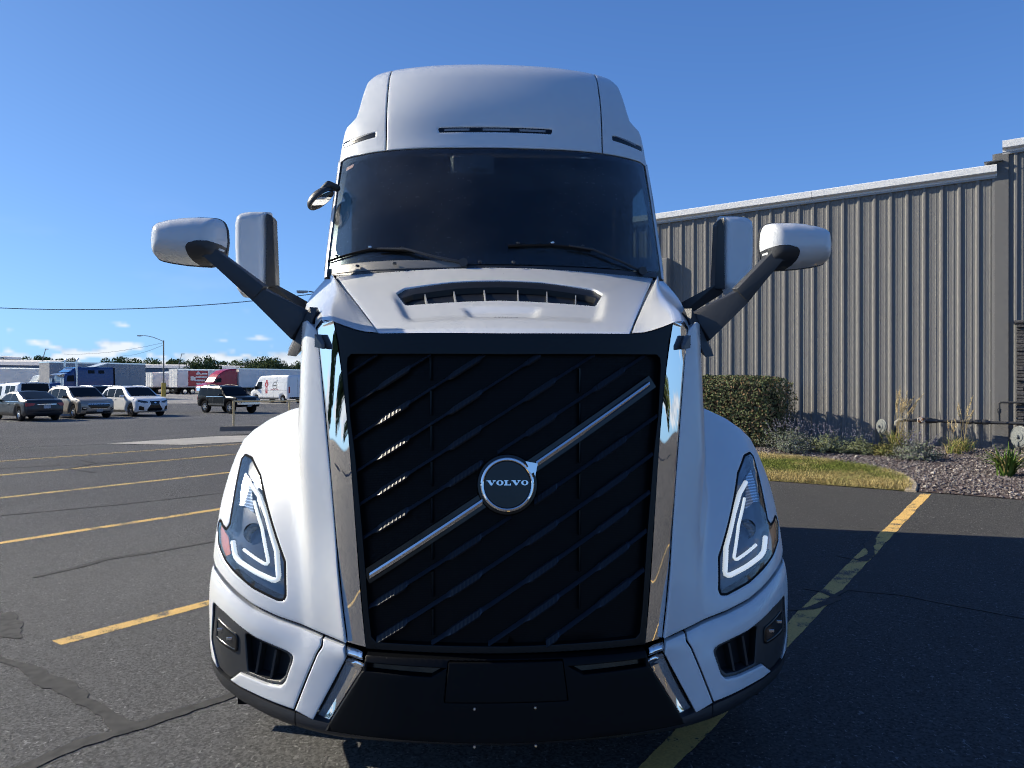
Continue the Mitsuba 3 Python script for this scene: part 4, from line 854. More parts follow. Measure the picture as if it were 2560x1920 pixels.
for s in (-1, 1):
    f = (lambda m: m) if s > 0 else mirror
    dx = (-.052 if s < 0 else -.002)
    sh = lambda m: (m.apply_translation([-dx - (.0 if s > 0 else 0), 0, 0]), m)[1]
    mk = key_of(f'{truck}__hood_mirror')
    lab = 'right in the picture' if s > 0 else 'left in the picture'
    put(mk, f(sh(inflate(hm, .50, .115, .085))), W, True, to=TRUCK)
    labels[mk] = {'label': f'white hood mirror on a black arm, {lab}'}
    part(mk, 'mirror_glass', f(sh(panel(hm.buffer(-.012), lambda x, z: x * 0 + .515, .05, .004))), 'mat_dark_glass', 30, to=TRUCK)
    part(mk, 'rim', f(sh(panel(hm.buffer(.003).difference(hm.buffer(-.012)), lambda x, z: x * 0 + .500, .02, .02))), BP, 30, to=TRUCK)
    foot = smooth_poly([(1.087,2.108),(1.13,2.117),(1.17,2.116),(1.205,2.106),(1.216,2.09),(1.212,2.06),(1.195,2.024),(1.14,2.018),(1.094,2.04)], .012)
    def footfn(x, z):
        d = shapely.distance(shapely.boundary(hm), shapely.points(np.stack([x, z], 1))) * np.where(shapely.contains_xy(hm, x, z), 1, 0); q = np.clip(1 - d / .085, 0, 1)
        return .50 - .115 * np.sqrt(np.clip(1 - q ** 2.2, 0, 1)) - .004
    part(mk, 'foot', f(sh(panel(foot.intersection(hm), footfn, .010, .01))), BP, True, to=TRUCK)
    ox = -dx
    a0 = [(.80,.60,1.842),(.838,.56,1.828),(.890,.53,1.735),(.876,.58,1.722),(.835,.66,1.73),(.79,.68,1.83)]
    a1 = [(1.095+ox,.47,2.075),(1.112+ox,.43,2.083),(1.145+ox,.41,2.052),(1.130+ox,.45,2.035),(1.10+ox,.49,2.045)]
    mid = [(.982,.52,1.942),(.995,.485,1.939),(1.032,.475,1.888),(1.025,.52,1.884),(.99,.56,1.90)]
    arm = cat([trimesh.convex.convex_hull(np.array(a0 + mid)), trimesh.convex.convex_hull(np.array(mid + a1)), trimesh.convex.convex_hull(np.array(a1 + [(1.15+ox,.405,2.078),(1.175+ox,.41,2.060),(1.16+ox,.46,2.035)]))])
    part(mk, 'arm', f(arm), BP, 25, to=TRUCK)
    cov = trimesh.convex.convex_hull(np.array([(.976,.515,1.950),(.988,.480,1.947),(1.030,.470,1.892),(1.112+ox,.424,2.090),(1.150+ox,.404,2.056),(1.095+ox,.465,2.082),(1.0,.47,1.925)]))
    part(mk, 'arm_cover', f(cov), BP, 30, to=TRUCK)
    part(mk, 'base', f(trimesh.convex.convex_hull(np.array([(.79,.58,1.872),(.815,.55,1.87),(.80,.52,1.80),(.865,.52,1.66),(.905,.535,1.665),(.91,.58,1.70),(.86,.70,1.72),(.80,.72,1.84)]))), BP, 30, to=TRUCK)
    dk = key_of(f'{truck}__door_mirror')
    if s > 0: g = lambda m: m
    else: g = mirror
    dsh = .02 if s > 0 else -.005
    tr = lambda m: (m.apply_translation([dsh, 0, 0]), m)[1]
    put(dk, g(tr(inflate(dm, 2.15, .10, .07))), W, True, to=TRUCK)
    labels[dk] = {'label': f'tall white door mirror behind the hood mirror, {lab}'}
    part(dk, 'inner_cover', g(tr(panel(dmi, lambda x, z: 2.042 + (1.438 - x) * 1.6, .03, .09, rim=.004))), BP, 30, to=TRUCK)
    part(dk, 'mirror_glass', g(tr(panel(dm.buffer(-.012), lambda x, z: x * 0 + 2.165, .08, .004))), 'mat_dark_glass', 30, to=TRUCK)
    part(dk, 'arm', g(trimesh.convex.convex_hull(np.array([(1.12,2.30,2.02),(1.12,2.30,1.90),(1.12,2.42,1.96),(1.44,2.10,2.20),(1.46,2.14,2.12),(1.44,2.2,2.16),(1.50,2.12,2.16)]))), BP, 30, to=TRUCK)
# look-down mirror on the passenger side
lk = key_of(f'{truck}__look_down_mirror')
labels[lk] = {'label': 'small black look-down mirror beside the top of the windshield'}
aL = np.array([.77, 0, .63]); aL /= np.linalg.norm(aL); aN = np.array([.58, -.25, -.72]); aN -= aL * (aN @ aL); aN /= np.linalg.norm(aN); aC = np.cross(aL, aN); lc = np.array([-1.185, 2.45, 2.80])
th = np.linspace(0, 2 * np.pi, 41)[:-1]; ph = np.linspace(.02, np.pi - .02, 18)
e_ = np.stack([np.outer(np.cos(ph), np.ones(40)) * .105, np.outer(np.sin(ph), np.cos(th)) * .058, np.outer(np.sin(ph), np.sin(th)) * .066], -1); e_[..., 1] = np.minimum(e_[..., 1], .016)
put(lk, grid_mesh(lc + e_[..., :1] * aL + e_[..., 1:2] * aN + e_[..., 2:] * aC, wrap=True), BP, 50, to=TRUCK)
part(lk, 'bracket', hull_chain([(-1.165, 2.45, 2.855), (-1.13, 2.45, 2.895), (-1.085, 2.49, 2.885)], [.030, .028, .026], .012, 3), BP, True, to=TRUCK)
pane = lathe([(0, .006), (.70, .005), (.90, .002), (.94, -.002)], 'z', 32); pv = pane.vertices
pane.vertices = lc + (pv[:, :1] * .100) * aL + (pv[:, 1:2] * .062) * aC + (pv[:, 2:] + .0165) * aN
part(lk, 'mirror_glass', pane, CH, 30, to=TRUCK)
# --- running gear: wheels, tanks, frame
def wheel_mesh(r, w): return lathe([(0, -w * .3), (r * .5, -w * .3), (r * .55, -w * .46), (r * .8, -w * .5), (r * .96, -w * .42), (r, -w * .3), (r, w * .3), (r * .96, w * .42), (r * .8, w * .5), (r * .55, w * .46), (0, w * .3)], 'x', 36)
for f in (lambda m: m, mirror):
    m = wheel_mesh(.50, .30); m.apply_translation([1.04, 1.38, .50]); part(truck, 'front_wheel', f(m), 'mat_rubber', 35, to=TRUCK)
    for yy in (5.2, 6.5):
        m = wheel_mesh(.50, .6); m.apply_translation([.93, yy, .50]); part(truck, 'rear_wheel', f(m), 'mat_rubber', 35, to=TRUCK)
    m = tube([(.98, 2.7, .75), (.98, 4.5, .75)], .33, 28); part(truck, 'fuel_tank', f(m), 'mat_bright_trim', 40, to=TRUCK)
    part(truck, 'frame_rail', f(box((.43, 3.9, .85), (.09, 6.6, .27))), 'mat_bumper_black', False, to=TRUCK)
part(truck, 'front_axle', cat([box((0, 1.38, .5), (1.8, .15, .15)), box((0, 1.1, .9), (1.1, 1.5, .75))]), 'mat_bumper_black', False, to=TRUCK)
part(truck, 'added_shade_box', box((0, 1.0, .56), (1.75, 1.0, .74)), 'mat_bumper_black', False, to=TRUCK)  # added unseen box, keeps sunlight off the ground beneath the nose
for sx in (-1, 1): part(truck, 'added_shade_side', box((sx * .87, .86, .37), (.03, .70, .42), .01), 'mat_bumper_black', False, to=TRUCK)  # unseen side boards, put in to stop sun reaching under the bumper
for sx in (-1, 1): part(truck, 'added_shade_flap', box((sx * .98, .80, .55), (.42, .05, .9)), 'mat_bumper_black', False, to=TRUCK)  # extra slabs ahead of the wheels, added to block low sun
part(truck, 'underbody', box((0, 2.8, 1.15), (2.0, 1.4, .5)), 'mat_bumper_black', False, to=TRUCK)

# ------------------------------------------------------------------ plants by the building
def leaf_cloud(P, Nrm, size, r, aspect=.6, curl=.25):
    """Leaves at points P facing roughly Nrm: each a folded pair of triangles."""
    n = len(P); nrm = Nrm + r.normal(0, .55, (n, 3)); nrm /= np.linalg.norm(nrm, axis=1, keepdims=True)
    a = np.cross(nrm, r.normal(size=(n, 3))); a /= np.linalg.norm(a, axis=1, keepdims=True); b = np.cross(nrm, a)
    L, Wd = (size * r.uniform(.7, 1.3, n))[:, None], (size * aspect * r.uniform(.8, 1.2, n))[:, None]
    V = np.stack([P - a * L / 2, P + b * Wd / 2 + nrm * L * curl * .4, P + a * L / 2, P - b * Wd / 2 + nrm * L * curl * .4], 1).reshape(-1, 3)
    k = np.arange(n)[:, None] * 4; F = (k[:, None] + np.array([[0, 1, 2], [0, 2, 3]])[None]).reshape(-1, 3)
    return tm(V, F)
def leaf_colors(n, base, r, spread=.25, alt=None, altp=0.0):
    c = np.array(base)[None] * r.uniform(1 - spread, 1 + spread, (n, 1)) * r.uniform(.92, 1.08, (n, 3))
    if alt is not None: q = r.random(n) < altp; c[q] = np.array(alt) * r.uniform(.7, 1.3, (q.sum(), 1))
    return np.repeat(c, 4, 0)
r = np.random.default_rng(12)
# clipped hedge: a rounded block, leaves in a deep skin over dark twigs
hc = N(5.95, 15.85); H_L, H_W, H_H = 3.5, 1.25, 1.50
hedge = thing('hedge', 'clipped rounded hedge with small dark leaves against the metal wall', 'hedge')
def hedge_pts(n, inset):
    ax = r.choice(3, n, p=np.array([H_W * H_H, H_L * H_H, H_L * H_W]) / (H_W * H_H + H_L * H_H + H_L * H_W)); e = r.uniform(-1, 1, (n, 3)); e[np.arange(n), ax] = np.sign(r.uniform(-1, 1, n))
    e = e / (np.sum(np.abs(e) ** 7, axis=1, keepdims=True) ** (1 / 7)); lump = 1 + .10 * (meshkit.fbm(e * 2.6 + 5, 3) - .5) * 2
    P = e * np.array([H_L / 2, H_W / 2, H_H / 2]) * (inset * lump)[:, None]
    nn = np.sign(e) * np.abs(e) ** 6 + e * .25; nn /= np.linalg.norm(nn, axis=1, keepdims=True)
    return P, nn
def to_bed(P, c, z0):   # local (along the wall, away, up)
    return np.column_stack([c[0] + P[:, 0] * DWALL[0] + P[:, 1] * NW[0], c[1] + P[:, 0] * DWALL[1] + P[:, 1] * NW[1], P[:, 2] + z0])
n = 30000; P, nn = hedge_pts(n, 1 - .22 * r.random(n) ** 1.6)
tuft = 1 + .05 * (meshkit.noise(P * 9) - .5); P = P * tuft[:, None]
Pw = to_bed(P, hc, .20 + H_H / 2); nw = to_bed(nn, (0, 0), 0)
put(hedge, leaf_cloud(Pw, nw, .056, r, .62), 'mat_leaf', False, color=leaf_colors(n, (.125, .145, .075), r, .40, (.25, .165, .10), .20))
core = trimesh.creation.box(extents=(H_L * .80, H_W * .55, H_H * .78)); core = core.subdivide().subdivide(); trimesh.smoothing.filter_laplacian(core, iterations=2)
core.vertices = to_bed(np.asarray(core.vertices), hc, .2 + H_H / 2); part(hedge, 'twigs', core, 'mat_twig', True)
def mound(c, rad, hgt, n, label, base, alt, altp, spikes, name='catmint'):
    k = thing(name, label, 'shrub'); z0 = float(bed_z(*c))
    # stems radiate from the crown, carrying small leaves all along
    m = max(40, n // 30); az = r.uniform(0, 2 * math.pi, m); el = np.arccos(r.uniform(.12, 1, m)); Ls = r.uniform(.7, 1.05, m)
    lump = 1 + .25 * np.sin(az * 3 + c[0]) * .5
    tip = np.column_stack([np.cos(az) * np.sin(el) * rad * Ls * lump, np.sin(az) * np.sin(el) * rad * Ls * lump, np.cos(el) * hgt * Ls])
    tt = r.uniform(.35, 1.0, n); si = r.integers(0, m, n)
    P = tip[si] * tt[:, None] + r.normal(0, .022, (n, 3)); P[:, 2] = np.abs(P[:, 2]) + .01
    nn = P / (np.linalg.norm(P, axis=1, keepdims=True) + 1e-6)
    Pw = P + np.array([c[0], c[1], z0])
    put(k, leaf_cloud(Pw, nn, .034, r, .5), 'mat_leaf', False, color=leaf_colors(n, base, r, .3, alt, altp))
    segs = []
    for j in range(0, m, 2):
        b = np.array([c[0], c[1], z0]); segs.append(tube([b, b + tip[j] * .6 + [0, 0, .03], b + tip[j]], .003, 3, cap=False))
    part(k, 'stem', cat(segs), 'mat_twig', False, kind='stuff')
    if spikes:
        V = []; C_ = []
        for j in range(spikes):
            a = r.uniform(0, 2 * math.pi); e = r.uniform(.1, 1.0); d = np.array([math.cos(a) * e * rad * .7, math.sin(a) * e * rad * .7, hgt * (1.05 - .35 * e)]); up = np.array([d[0] * .35, d[1] * .35, .22 * r.uniform(.5, 1.2)])
            q = np.array([c[0], c[1], z0]) + d + up * r.uniform(0, 1, 14)[:, None] + r.normal(0, .007, (14, 3)); V.append(q)
        V = np.vstack(V); part(k, 'flower_spikes', leaf_cloud(V, r.normal(size=V.shape), .020, r, .8), 'mat_leaf', False, kind='stuff', color=leaf_colors(len(V), (.20, .19, .24), r, .3))
G1, G2 = (.205, .23, .165), (.26, .28, .13)
mound((5.45, 14.45), .62, .52, 5200, 'grey green catmint mound in front of the hedge', G1, (.24, .23, .25), .22, 50)
mound((6.15, 14.3), .45, .42, 3200, 'catmint mound between the hedge shadow and the lawn', G1, G2, .45, 30)
mound((6.62, 14.0), .38, .36, 2600, 'small yellow green catmint mound left of the gas regulator', G2, G1, .4, 14)
mound((7.25, 13.1), .50, .36, 3800, 'low catmint mound sprawling over the crushed stone', G1, (.20, .19, .21), .25, 34)
mound((7.0, 13.75), .40, .26, 2200, 'low olive green ground plant under the plume grass', (.16, .17, .06), (.26, .22, .09), .35, 0, 'ground_plant')
def plume_grass(c, nplume, nblade, hgt, label, lean=(.3, .0), blade_h=.35):
    k = thing('plume_grass', label, 'ornamental grass'); z0 = float(bed_z(*c)); b0 = np.array([c[0], c[1], z0])
    base = b0 + np.column_stack([r.normal(0, .07, (nblade, 2)), np.zeros(nblade)])
    m = blades(base, r.uniform(.5, 1.2, nblade) * blade_h, r.uniform(.005, .009, nblade), r.uniform(.3, 1.2, nblade), r)
    dry = r.random((nblade, 1)) < .45; col = np.where(dry, np.array([.42, .34, .15]), np.array([.17, .21, .05])) * r.uniform(.7, 1.2, (nblade, 1))
    put(k, m, 'mat_blade', False, color=np.repeat(col, 5, 0))
    for j in range(nplume):
        a = r.uniform(0, 2 * math.pi); h = hgt * r.uniform(.7, 1.05); ln = np.array([lean[0], lean[1], 0]) * h * r.uniform(.1, 1.1) + np.array([math.cos(a), math.sin(a), 0]) * h * r.uniform(.05, .22)
        t = np.linspace(0, 1, 8); path = b0 + np.array([r.normal(0, .05), r.normal(0, .05), 0]) + np.outer(t, [0, 0, h]) + np.outer(t ** 2.2, ln) - np.outer(t ** 3, [0, 0, .05])
        part(k, 'stalk', tube(path, np.linspace(.0032, .0016, 8), 4, cap=False), 'mat_straw_dark', True)
        n = 70; s = r.uniform(.76, 1.0, n); idx = s * 7; i0 = np.clip(idx.astype(int), 0, 6); f = (idx - i0)[:, None]; q = path[i0] * (1 - f) + path[i0 + 1] * f + r.normal(0, .009, (n, 3)) * (1.2 - (s[:, None] - .76) * 3.5)
        d = np.broadcast_to(path[-1] - path[5], (n, 3)); d = d / np.linalg.norm(d, axis=1, keepdims=True)
        L = .035; w = np.cross(d, r.normal(size=(n, 3))); w /= np.linalg.norm(w, axis=1, keepdims=True)
        V = np.stack([q - w * .005, q + w * .005, q + d * L + w * .006 * r.normal(size=(n, 1))], 1).reshape(-1, 3)
        part(k, 'plume', tm(V, np.arange(3 * n).reshape(-1, 3)), 'mat_straw', False)
plume_grass((7.72, 14.6), 20, 260, 1.25, 'tall dry plume grass clump beside the grey gas regulator', (.18, -.1), .45)
plume_grass((8.62, 13.95), 7, 180, 1.05, 'dry plume grass clump with few stalks under the gas pipe', (.10, -.05), .30)
plume_grass((8.30, 13.7), 4, 150, .80, 'sparse green and straw grass tuft at the wall foot', (-.1, -.05), .35)
plume_grass((9.05, 12.6), 3, 170, .55, 'dry straw coloured grass tuft behind the daylily', (.1, -.1), .30)
def lily(c, n, hgt, label):
    k = thing('daylily', label, 'plant'); z0 = float(bed_z(*c))
    Vs, Fs, Cs = [], [], []; o = 0
    for j in range(n):
        a = r.uniform(0, 2 * math.pi); L = hgt * r.uniform(.7, 1.25); ln = r.uniform(.25, 1.0); w = r.uniform(.010, .017); d = np.array([math.cos(a), math.sin(a), 0]); sd = np.array([-d[1], d[0], 0])
        t = np.linspace(0, 1, 7); q = np.array([c[0], c[1], z0]) + r.normal(0, .035, 3) * [1, 1, 0] + np.outer(t * L * ln * .8, d) + np.outer(L * (t - .62 * ln * t ** 2.2), [0, 0, 1]); ww = w * (1 - .85 * t ** 2)[:, None]
        v = np.stack([q - sd * ww, q + [0, 0, -.004], q + sd * ww], 1); g = grid_mesh(v); Vs.append(g.vertices); Fs.append(g.faces + o); o += len(g.vertices)
        c_ = np.array([.105, .17, .04]) * r.uniform(.7, 1.35) if r.random() > .13 else np.array([.42, .34, .14]); Cs.append(np.repeat(c_[None], len(g.vertices), 0))
    put(k, tm(np.vstack(Vs), np.vstack(Fs)), 'mat_blade', True, color=np.vstack(Cs))
lily((7.62, 11.25), 130, .52, 'bright green daylily clump with arching leaves on the crushed stone')
lily((7.95, 10.95), 90, .46, 'daylily clump cut by the right edge of the photo')

# ------------------------------------------------------------------ trees on the skyline
def tree_meshes(seed, bushy=0.0):
    rr = np.random.default_rng(seed); lobes = []
    for j in range(9):
        a = rr.uniform(0, 2 * math.pi); rad = rr.uniform(.15, .62); lobes.append((math.cos(a) * rad, math.sin(a) * rad, rr.uniform(.40, .80) - .25 * bushy, rr.uniform(.24, .40)))
    P, nn = [], []
    for x, y, z, s in lobes:
        m = 420; q = rr.normal(size=(m, 3)); q /= np.linalg.norm(q, axis=1, keepdims=True); rad = s * (1 - .45 * rr.random(m) ** 2) * (.82 + .36 * meshkit.fbm(q * 3 + seed, 2))
        P.append(np.array([x, y, z]) + q * rad[:, None] * [1, 1, .72 + .5 * bushy]); nn.append(q)
    P, nn = np.vstack(P), np.vstack(nn); ok = P[:, 2] > .08; P, nn = P[ok], nn[ok]
    P[:, 2] /= P[:, 2].max() * .99
    crown = leaf_cloud(P, nn, .075, rr, .8); col = leaf_colors(len(P), (.075, .102, .044), rr, .4, (.11, .13, .055), .2)
    limbs = [tube([(0, 0, -.03), (.01, .01, .25), (0, .02, .6)], [.035, .026, .012], 7)]
    for x, y, z, s in lobes[:6]: limbs.append(tube([(.005, .01, .2 + .1 * s), (x * .5, y * .5, .8 * z * .6), (x, y, z)], [.016, .010, .004], 5))
    return crown, col, cat(limbs)
TV = []
for sd, bu in ((1, 0), (2, .1), (3, .5), (4, .0)):
    cr, col, tk = tree_meshes(sd, bu); TREE0 = (cr, col); TV.append((mikit.ply(cr, 'mat_leaf', False, color=col), mikit.ply(tk, 'mat_bark', True), bu))
tree_rows = []   # (px column in the photo measured as bearing, distance, height, width, variant)
tr = np.random.default_rng(5)
def add_tree(bearing, dist, h, w, v, desc, grp):
    x, y = bearing * dist, dist
    k = thing('tree', desc, 'tree', grp); M = T().translate([float(x), float(y), -.35]).rotate([0, 0, 1], float(tr.uniform(0, 360))).scale([float(w), float(w), float(h)])
    scene[k + '__crown'] = {**TV[v][0], 'to_world': M}; scene[k + '__trunk'] = {**TV[v][1], 'to_world': M}
PXS = [(0,900,190),(22,897,170),(48,903,200),(75,893,170),(104,893,160),(135,896,170),(165,895,165),(190,902,190),(214,908,200),(262,896,170),(285,893,165),(315,896,170),(333,893,160),(358,896,170),(380,895,165),(402,902,175),(425,899,170),(446,901,180),(470,899,170),(497,890,150),(518,894,150),(540,902,175),(560,903,180),(582,902,170),(603,905,180),(625,898,160),(641,900,165),(662,892,150),(677,894,150),(702,899,150),(722,912,170),(740,908,165),(765,902,170)]
ONES = 'first second third fourth fifth sixth seventh eighth ninth tenth eleventh twelfth thirteenth fourteenth fifteenth sixteenth seventeenth eighteenth nineteenth'.split()
ORD = ONES + ['twentieth'] + ['twenty-' + o for o in ONES[:9]] + ['thirtieth'] + ['thirty-' + o for o in ONES[:9]]
for i, (px, v, dist) in enumerate(PXS):
    h = 1.9 + (957 - v) / 1828 * dist * tr.uniform(.97, 1.03); bush = px in (497, 518, 641, 662, 677, 702)
    add_tree((px - 1280) / 1828, dist * 1.0, h, h * tr.uniform(.5, .66), 2 if bush else int(tr.integers(0, 4)) if i % 3 else 1, (f'bushy light green tree rising above the white trailers, {ORD[i]} skyline tree from the left' if bush else f'dark green tree on the skyline behind the parked trucks, {ORD[i]} from the left'), 'bushy trees above the trailers' if bush else 'trees on the skyline at the left')

# ------------------------------------------------------------------ vehicles
def paint(name, c, rough=.28, cc=1.0, metallic=0.0):
    return name if name in scene else principled(name, c, rough, cc=cc, metallic=metallic)
class Car:
    """x forward, y left, z up; the side profile is cut with wheel arches, widened and tapered by warp()."""
    def __init__(s, key, prof, Wd, belt, top, tum, kc, wheels, arch, color, res=.11, endzone=.9):
        s.k, s.W, s.belt, s.top, s.tum, s.kc, s.wheels = key, Wd, belt, top, tum, kc, wheels
        s.poly = Polygon(prof).buffer(0); s.x0, s.x1 = s.poly.bounds[0], s.poly.bounds[2]; s.ez = endzone
        p = s.poly
        for wx, wr in wheels: p = p.difference(Point(wx, wr).buffer(wr * arch, 16)).difference(sbox(wx - wr * arch, -1, wx + wr * arch, wr * .9))
        p = max(polys(p), key=lambda g: g.area); s.shape = p
        P, f, _ = tri2d(p, res); out = []
        pin = shapely.distance(shapely.boundary(p), shapely.points(P))
        for sy in (1, -1):
            y = sy * (Wd - .07 * (1 - np.clip(pin / .09, 0, 1)) ** 2)
            out.append(tm(s.warp(np.stack([P[:, 0], y, P[:, 1]], 1)), f if sy < 0 else f[:, ::-1]))
        q = ring_pts(p.exterior, res); ys = np.linspace(-1, 1, 9) * (Wd - .07)
        R = np.stack([s.warp(np.stack([np.r_[q[:, 0], q[0, 0]], np.full(len(q) + 1, y), np.r_[q[:, 1], q[0, 1]]], 1)) for y in ys])
        out.append(grid_mesh(R)); s.color = color
        s.M = None; s.body = cat(out)
    def warp(s, v):
        v = np.array(v, float); t = np.clip(np.abs(v[:, 1]) / s.W, 0, 1.1)
        g = np.clip((v[:, 2] - s.belt) / (s.top - s.belt), 0, 1.1); low = np.clip((.45 * s.belt - v[:, 2]) / (.45 * s.belt), 0, 1)
        fr = np.clip((v[:, 0] - (s.x1 - s.ez)) / s.ez, 0, 1); re = np.clip(((s.x0 + s.ez) - v[:, 0]) / s.ez, 0, 1)
        v[:, 0] += s.kc * t ** 3 * (-fr + re)
        v[:, 1] *= (1 - s.tum * g ** 1.2) * (1 - .03 * low) * (1 - .05 * fr ** 2 - .04 * re ** 2)
        v[:, 2] += .035 * (1 - t ** 2) * np.clip(g, 0, 1) - .02 * (1 - g) * t ** 4 * (v[:, 2] > s.belt * .8)
        return v
    def place(s, x, y, heading):
        s.M = T().translate([x, y, float(ground_z(x, y))]).rotate([0, 0, 1], heading)
        put(s.k, s.body, s.color, 45, to=s.M); return s
    def p(s, name, m, mat, sm=40, label=None): return part(s.k, name, m, mat, sm, to=s.M, label=label)
    def side(s, name, pts, mat, off=.006, sides=(1, -1), rnd=.03, res=.1):
        g = smooth_poly(pts, rnd) if rnd else Polygon(pts)
        for sy in sides:
            P, f, _ = tri2d(g, res); s.p(name, tm(s.warp(np.stack([P[:, 0], np.full(len(P), sy * (s.W + off)), P[:, 1]], 1)), f if sy < 0 else f[:, ::-1]), mat, True)
    def xf(s, z, front=True):
        z = min(max(z, s.poly.bounds[1] + .02), s.poly.bounds[3] - .02)
        q = LineString([(s.x0 - 1, z), (s.x1 + 1, z)]).intersection(s.poly); b = q.bounds
        return (b[2] if front else b[0]) if len(b) else 0
    def face(s, name, pts, mat, front=True, off=.012, thick=.03, rnd=.02, label=None):
        """A patch on the nose or tail from (y, z) points."""
        g = smooth_poly(pts, rnd) if rnd else Polygon(pts); P, f, L = tri2d(g, .08); sg = 1 if front else -1
        xs = np.array([s.xf(z, front) for z in P[:, 1]]) + sg * off
        V = np.stack([xs, P[:, 0], P[:, 1]], 1); Vb = V - [sg * thick, 0, 0]; F = [f if front else f[:, ::-1]]; V2 = np.vstack([V, Vb]); n = len(V)
        for l in L:
            k = np.roll(l, -1); F += [np.stack([l, l + n, k + n], 1), np.stack([l, k + n, k], 1)]
        s.p(name, tm(s.warp(V2), np.vstack(F)), mat, 40, label)
    def slope(s, name, a, b, w0, w1, mat, off=.010):
        """Glass on a sloping line of the profile from a to b (x, z); half widths as fractions of the body."""
        a, b = np.array(a), np.array(b); d = b - a; nn = np.array([-d[1], d[0]]) / np.linalg.norm(d); nn = nn if nn[1] > 0 else -nn
        t = np.linspace(0, 1, 7); R = []
        for q in t:
            c = a + d * q + nn * off; w = s.W * (w0 * (1 - q) + w1 * q); R.append(s.warp(np.stack([np.full(9, c[0]), np.linspace(-w, w, 9), np.full(9, c[1])], 1)))
        s.p(name, grid_mesh(np.array(R)), mat, True)
    def wheel(s, w=.22, rim='mat_alloy', spokes=6, track=None):
        for wx, wr in s.wheels:
            for sy in (1, -1):
                yy = sy * ((track or s.W * .97) - w / 2)
                t = lathe([(wr * .60, -w * .42), (wr * .64, -w * .5), (wr * .93, -w * .48), (wr, -w * .36), (wr, w * .36), (wr * .93, w * .48), (wr * .64, w * .5), (wr * .60, w * .42)], 'y', 28); t.apply_translation([wx, yy, wr])
                k = s.p('wheel', t, 'mat_rubber', 35)
                rm = [lathe([(wr * .62, w * .46), (wr * .60, w * .40), (wr * .56, w * .18)], 'y', 28), lathe([(0, w * .36), (wr * .13, w * .36), (wr * .15, w * .25)], 'y', 16)]
                for q in range(spokes):
                    a = q * 2 * math.pi / spokes; rm.append(box((0, w * .30, wr * .35), (wr * .17, w * .12, wr * .52), .01)); rm[-1].apply_transform(trimesh.transformations.rotation_matrix(a, [0, 1, 0]))
                m = cat(rm); m.vertices = m.vertices * [1, sy, 1]; m.faces = m.faces if sy > 0 else m.faces[:, ::-1]; m.apply_translation([wx, yy, wr]); part(k, 'rim', m, rim, 30, to=s.M)
                h = lathe([(0, 0), (wr * .6, 0)], 'y', 20); h.apply_translation([wx, yy + sy * w * .10, wr]); part(k, 'brake', h, 'mat_rubber', False, to=s.M)
    def mirrors(s, x, z, mat, size=(.16, .22, .15)):
        for sy in (1, -1):
            m = box((x, sy * (s.W + size[1] * .45), z), size, .04); s.p('mirror', m, mat, 40)
    def rails(s, x0, x1, z, mat):
        for sy in (1, -1):
            xs = np.linspace(x0, x1, 12); zz = z - .05 * np.abs(np.linspace(-1, 1, 12)) ** 3; pts = s.warp(np.stack([xs, np.full(12, sy * s.W * .86), zz], 1)); pts[:, 2] += .05; s.p('roof_rail', tube(pts, .022, 6), mat, True)
    def handles(s, xs, z, mat):
        for x in xs:
            for sy in (1, -1): s.p('door_handle', box(s.warp([[x, sy * (s.W + .015), z]])[0], (.2, .035, .035), .01), mat, 30)
    def lines(s, xs, z0, z1, mat='mat_seam'):
        for x in xs: s.side('door_seam', [(x - .008, z0), (x + .008, z0), (x + .008, z1), (x - .008, z1)], mat, .003, rnd=0, res=.2)
GL, CHR = 'mat_car_glass', 'mat_bright_trim'
HD = -35.6
def bearing(px, dist): return (px - 1280) / 1828 * dist
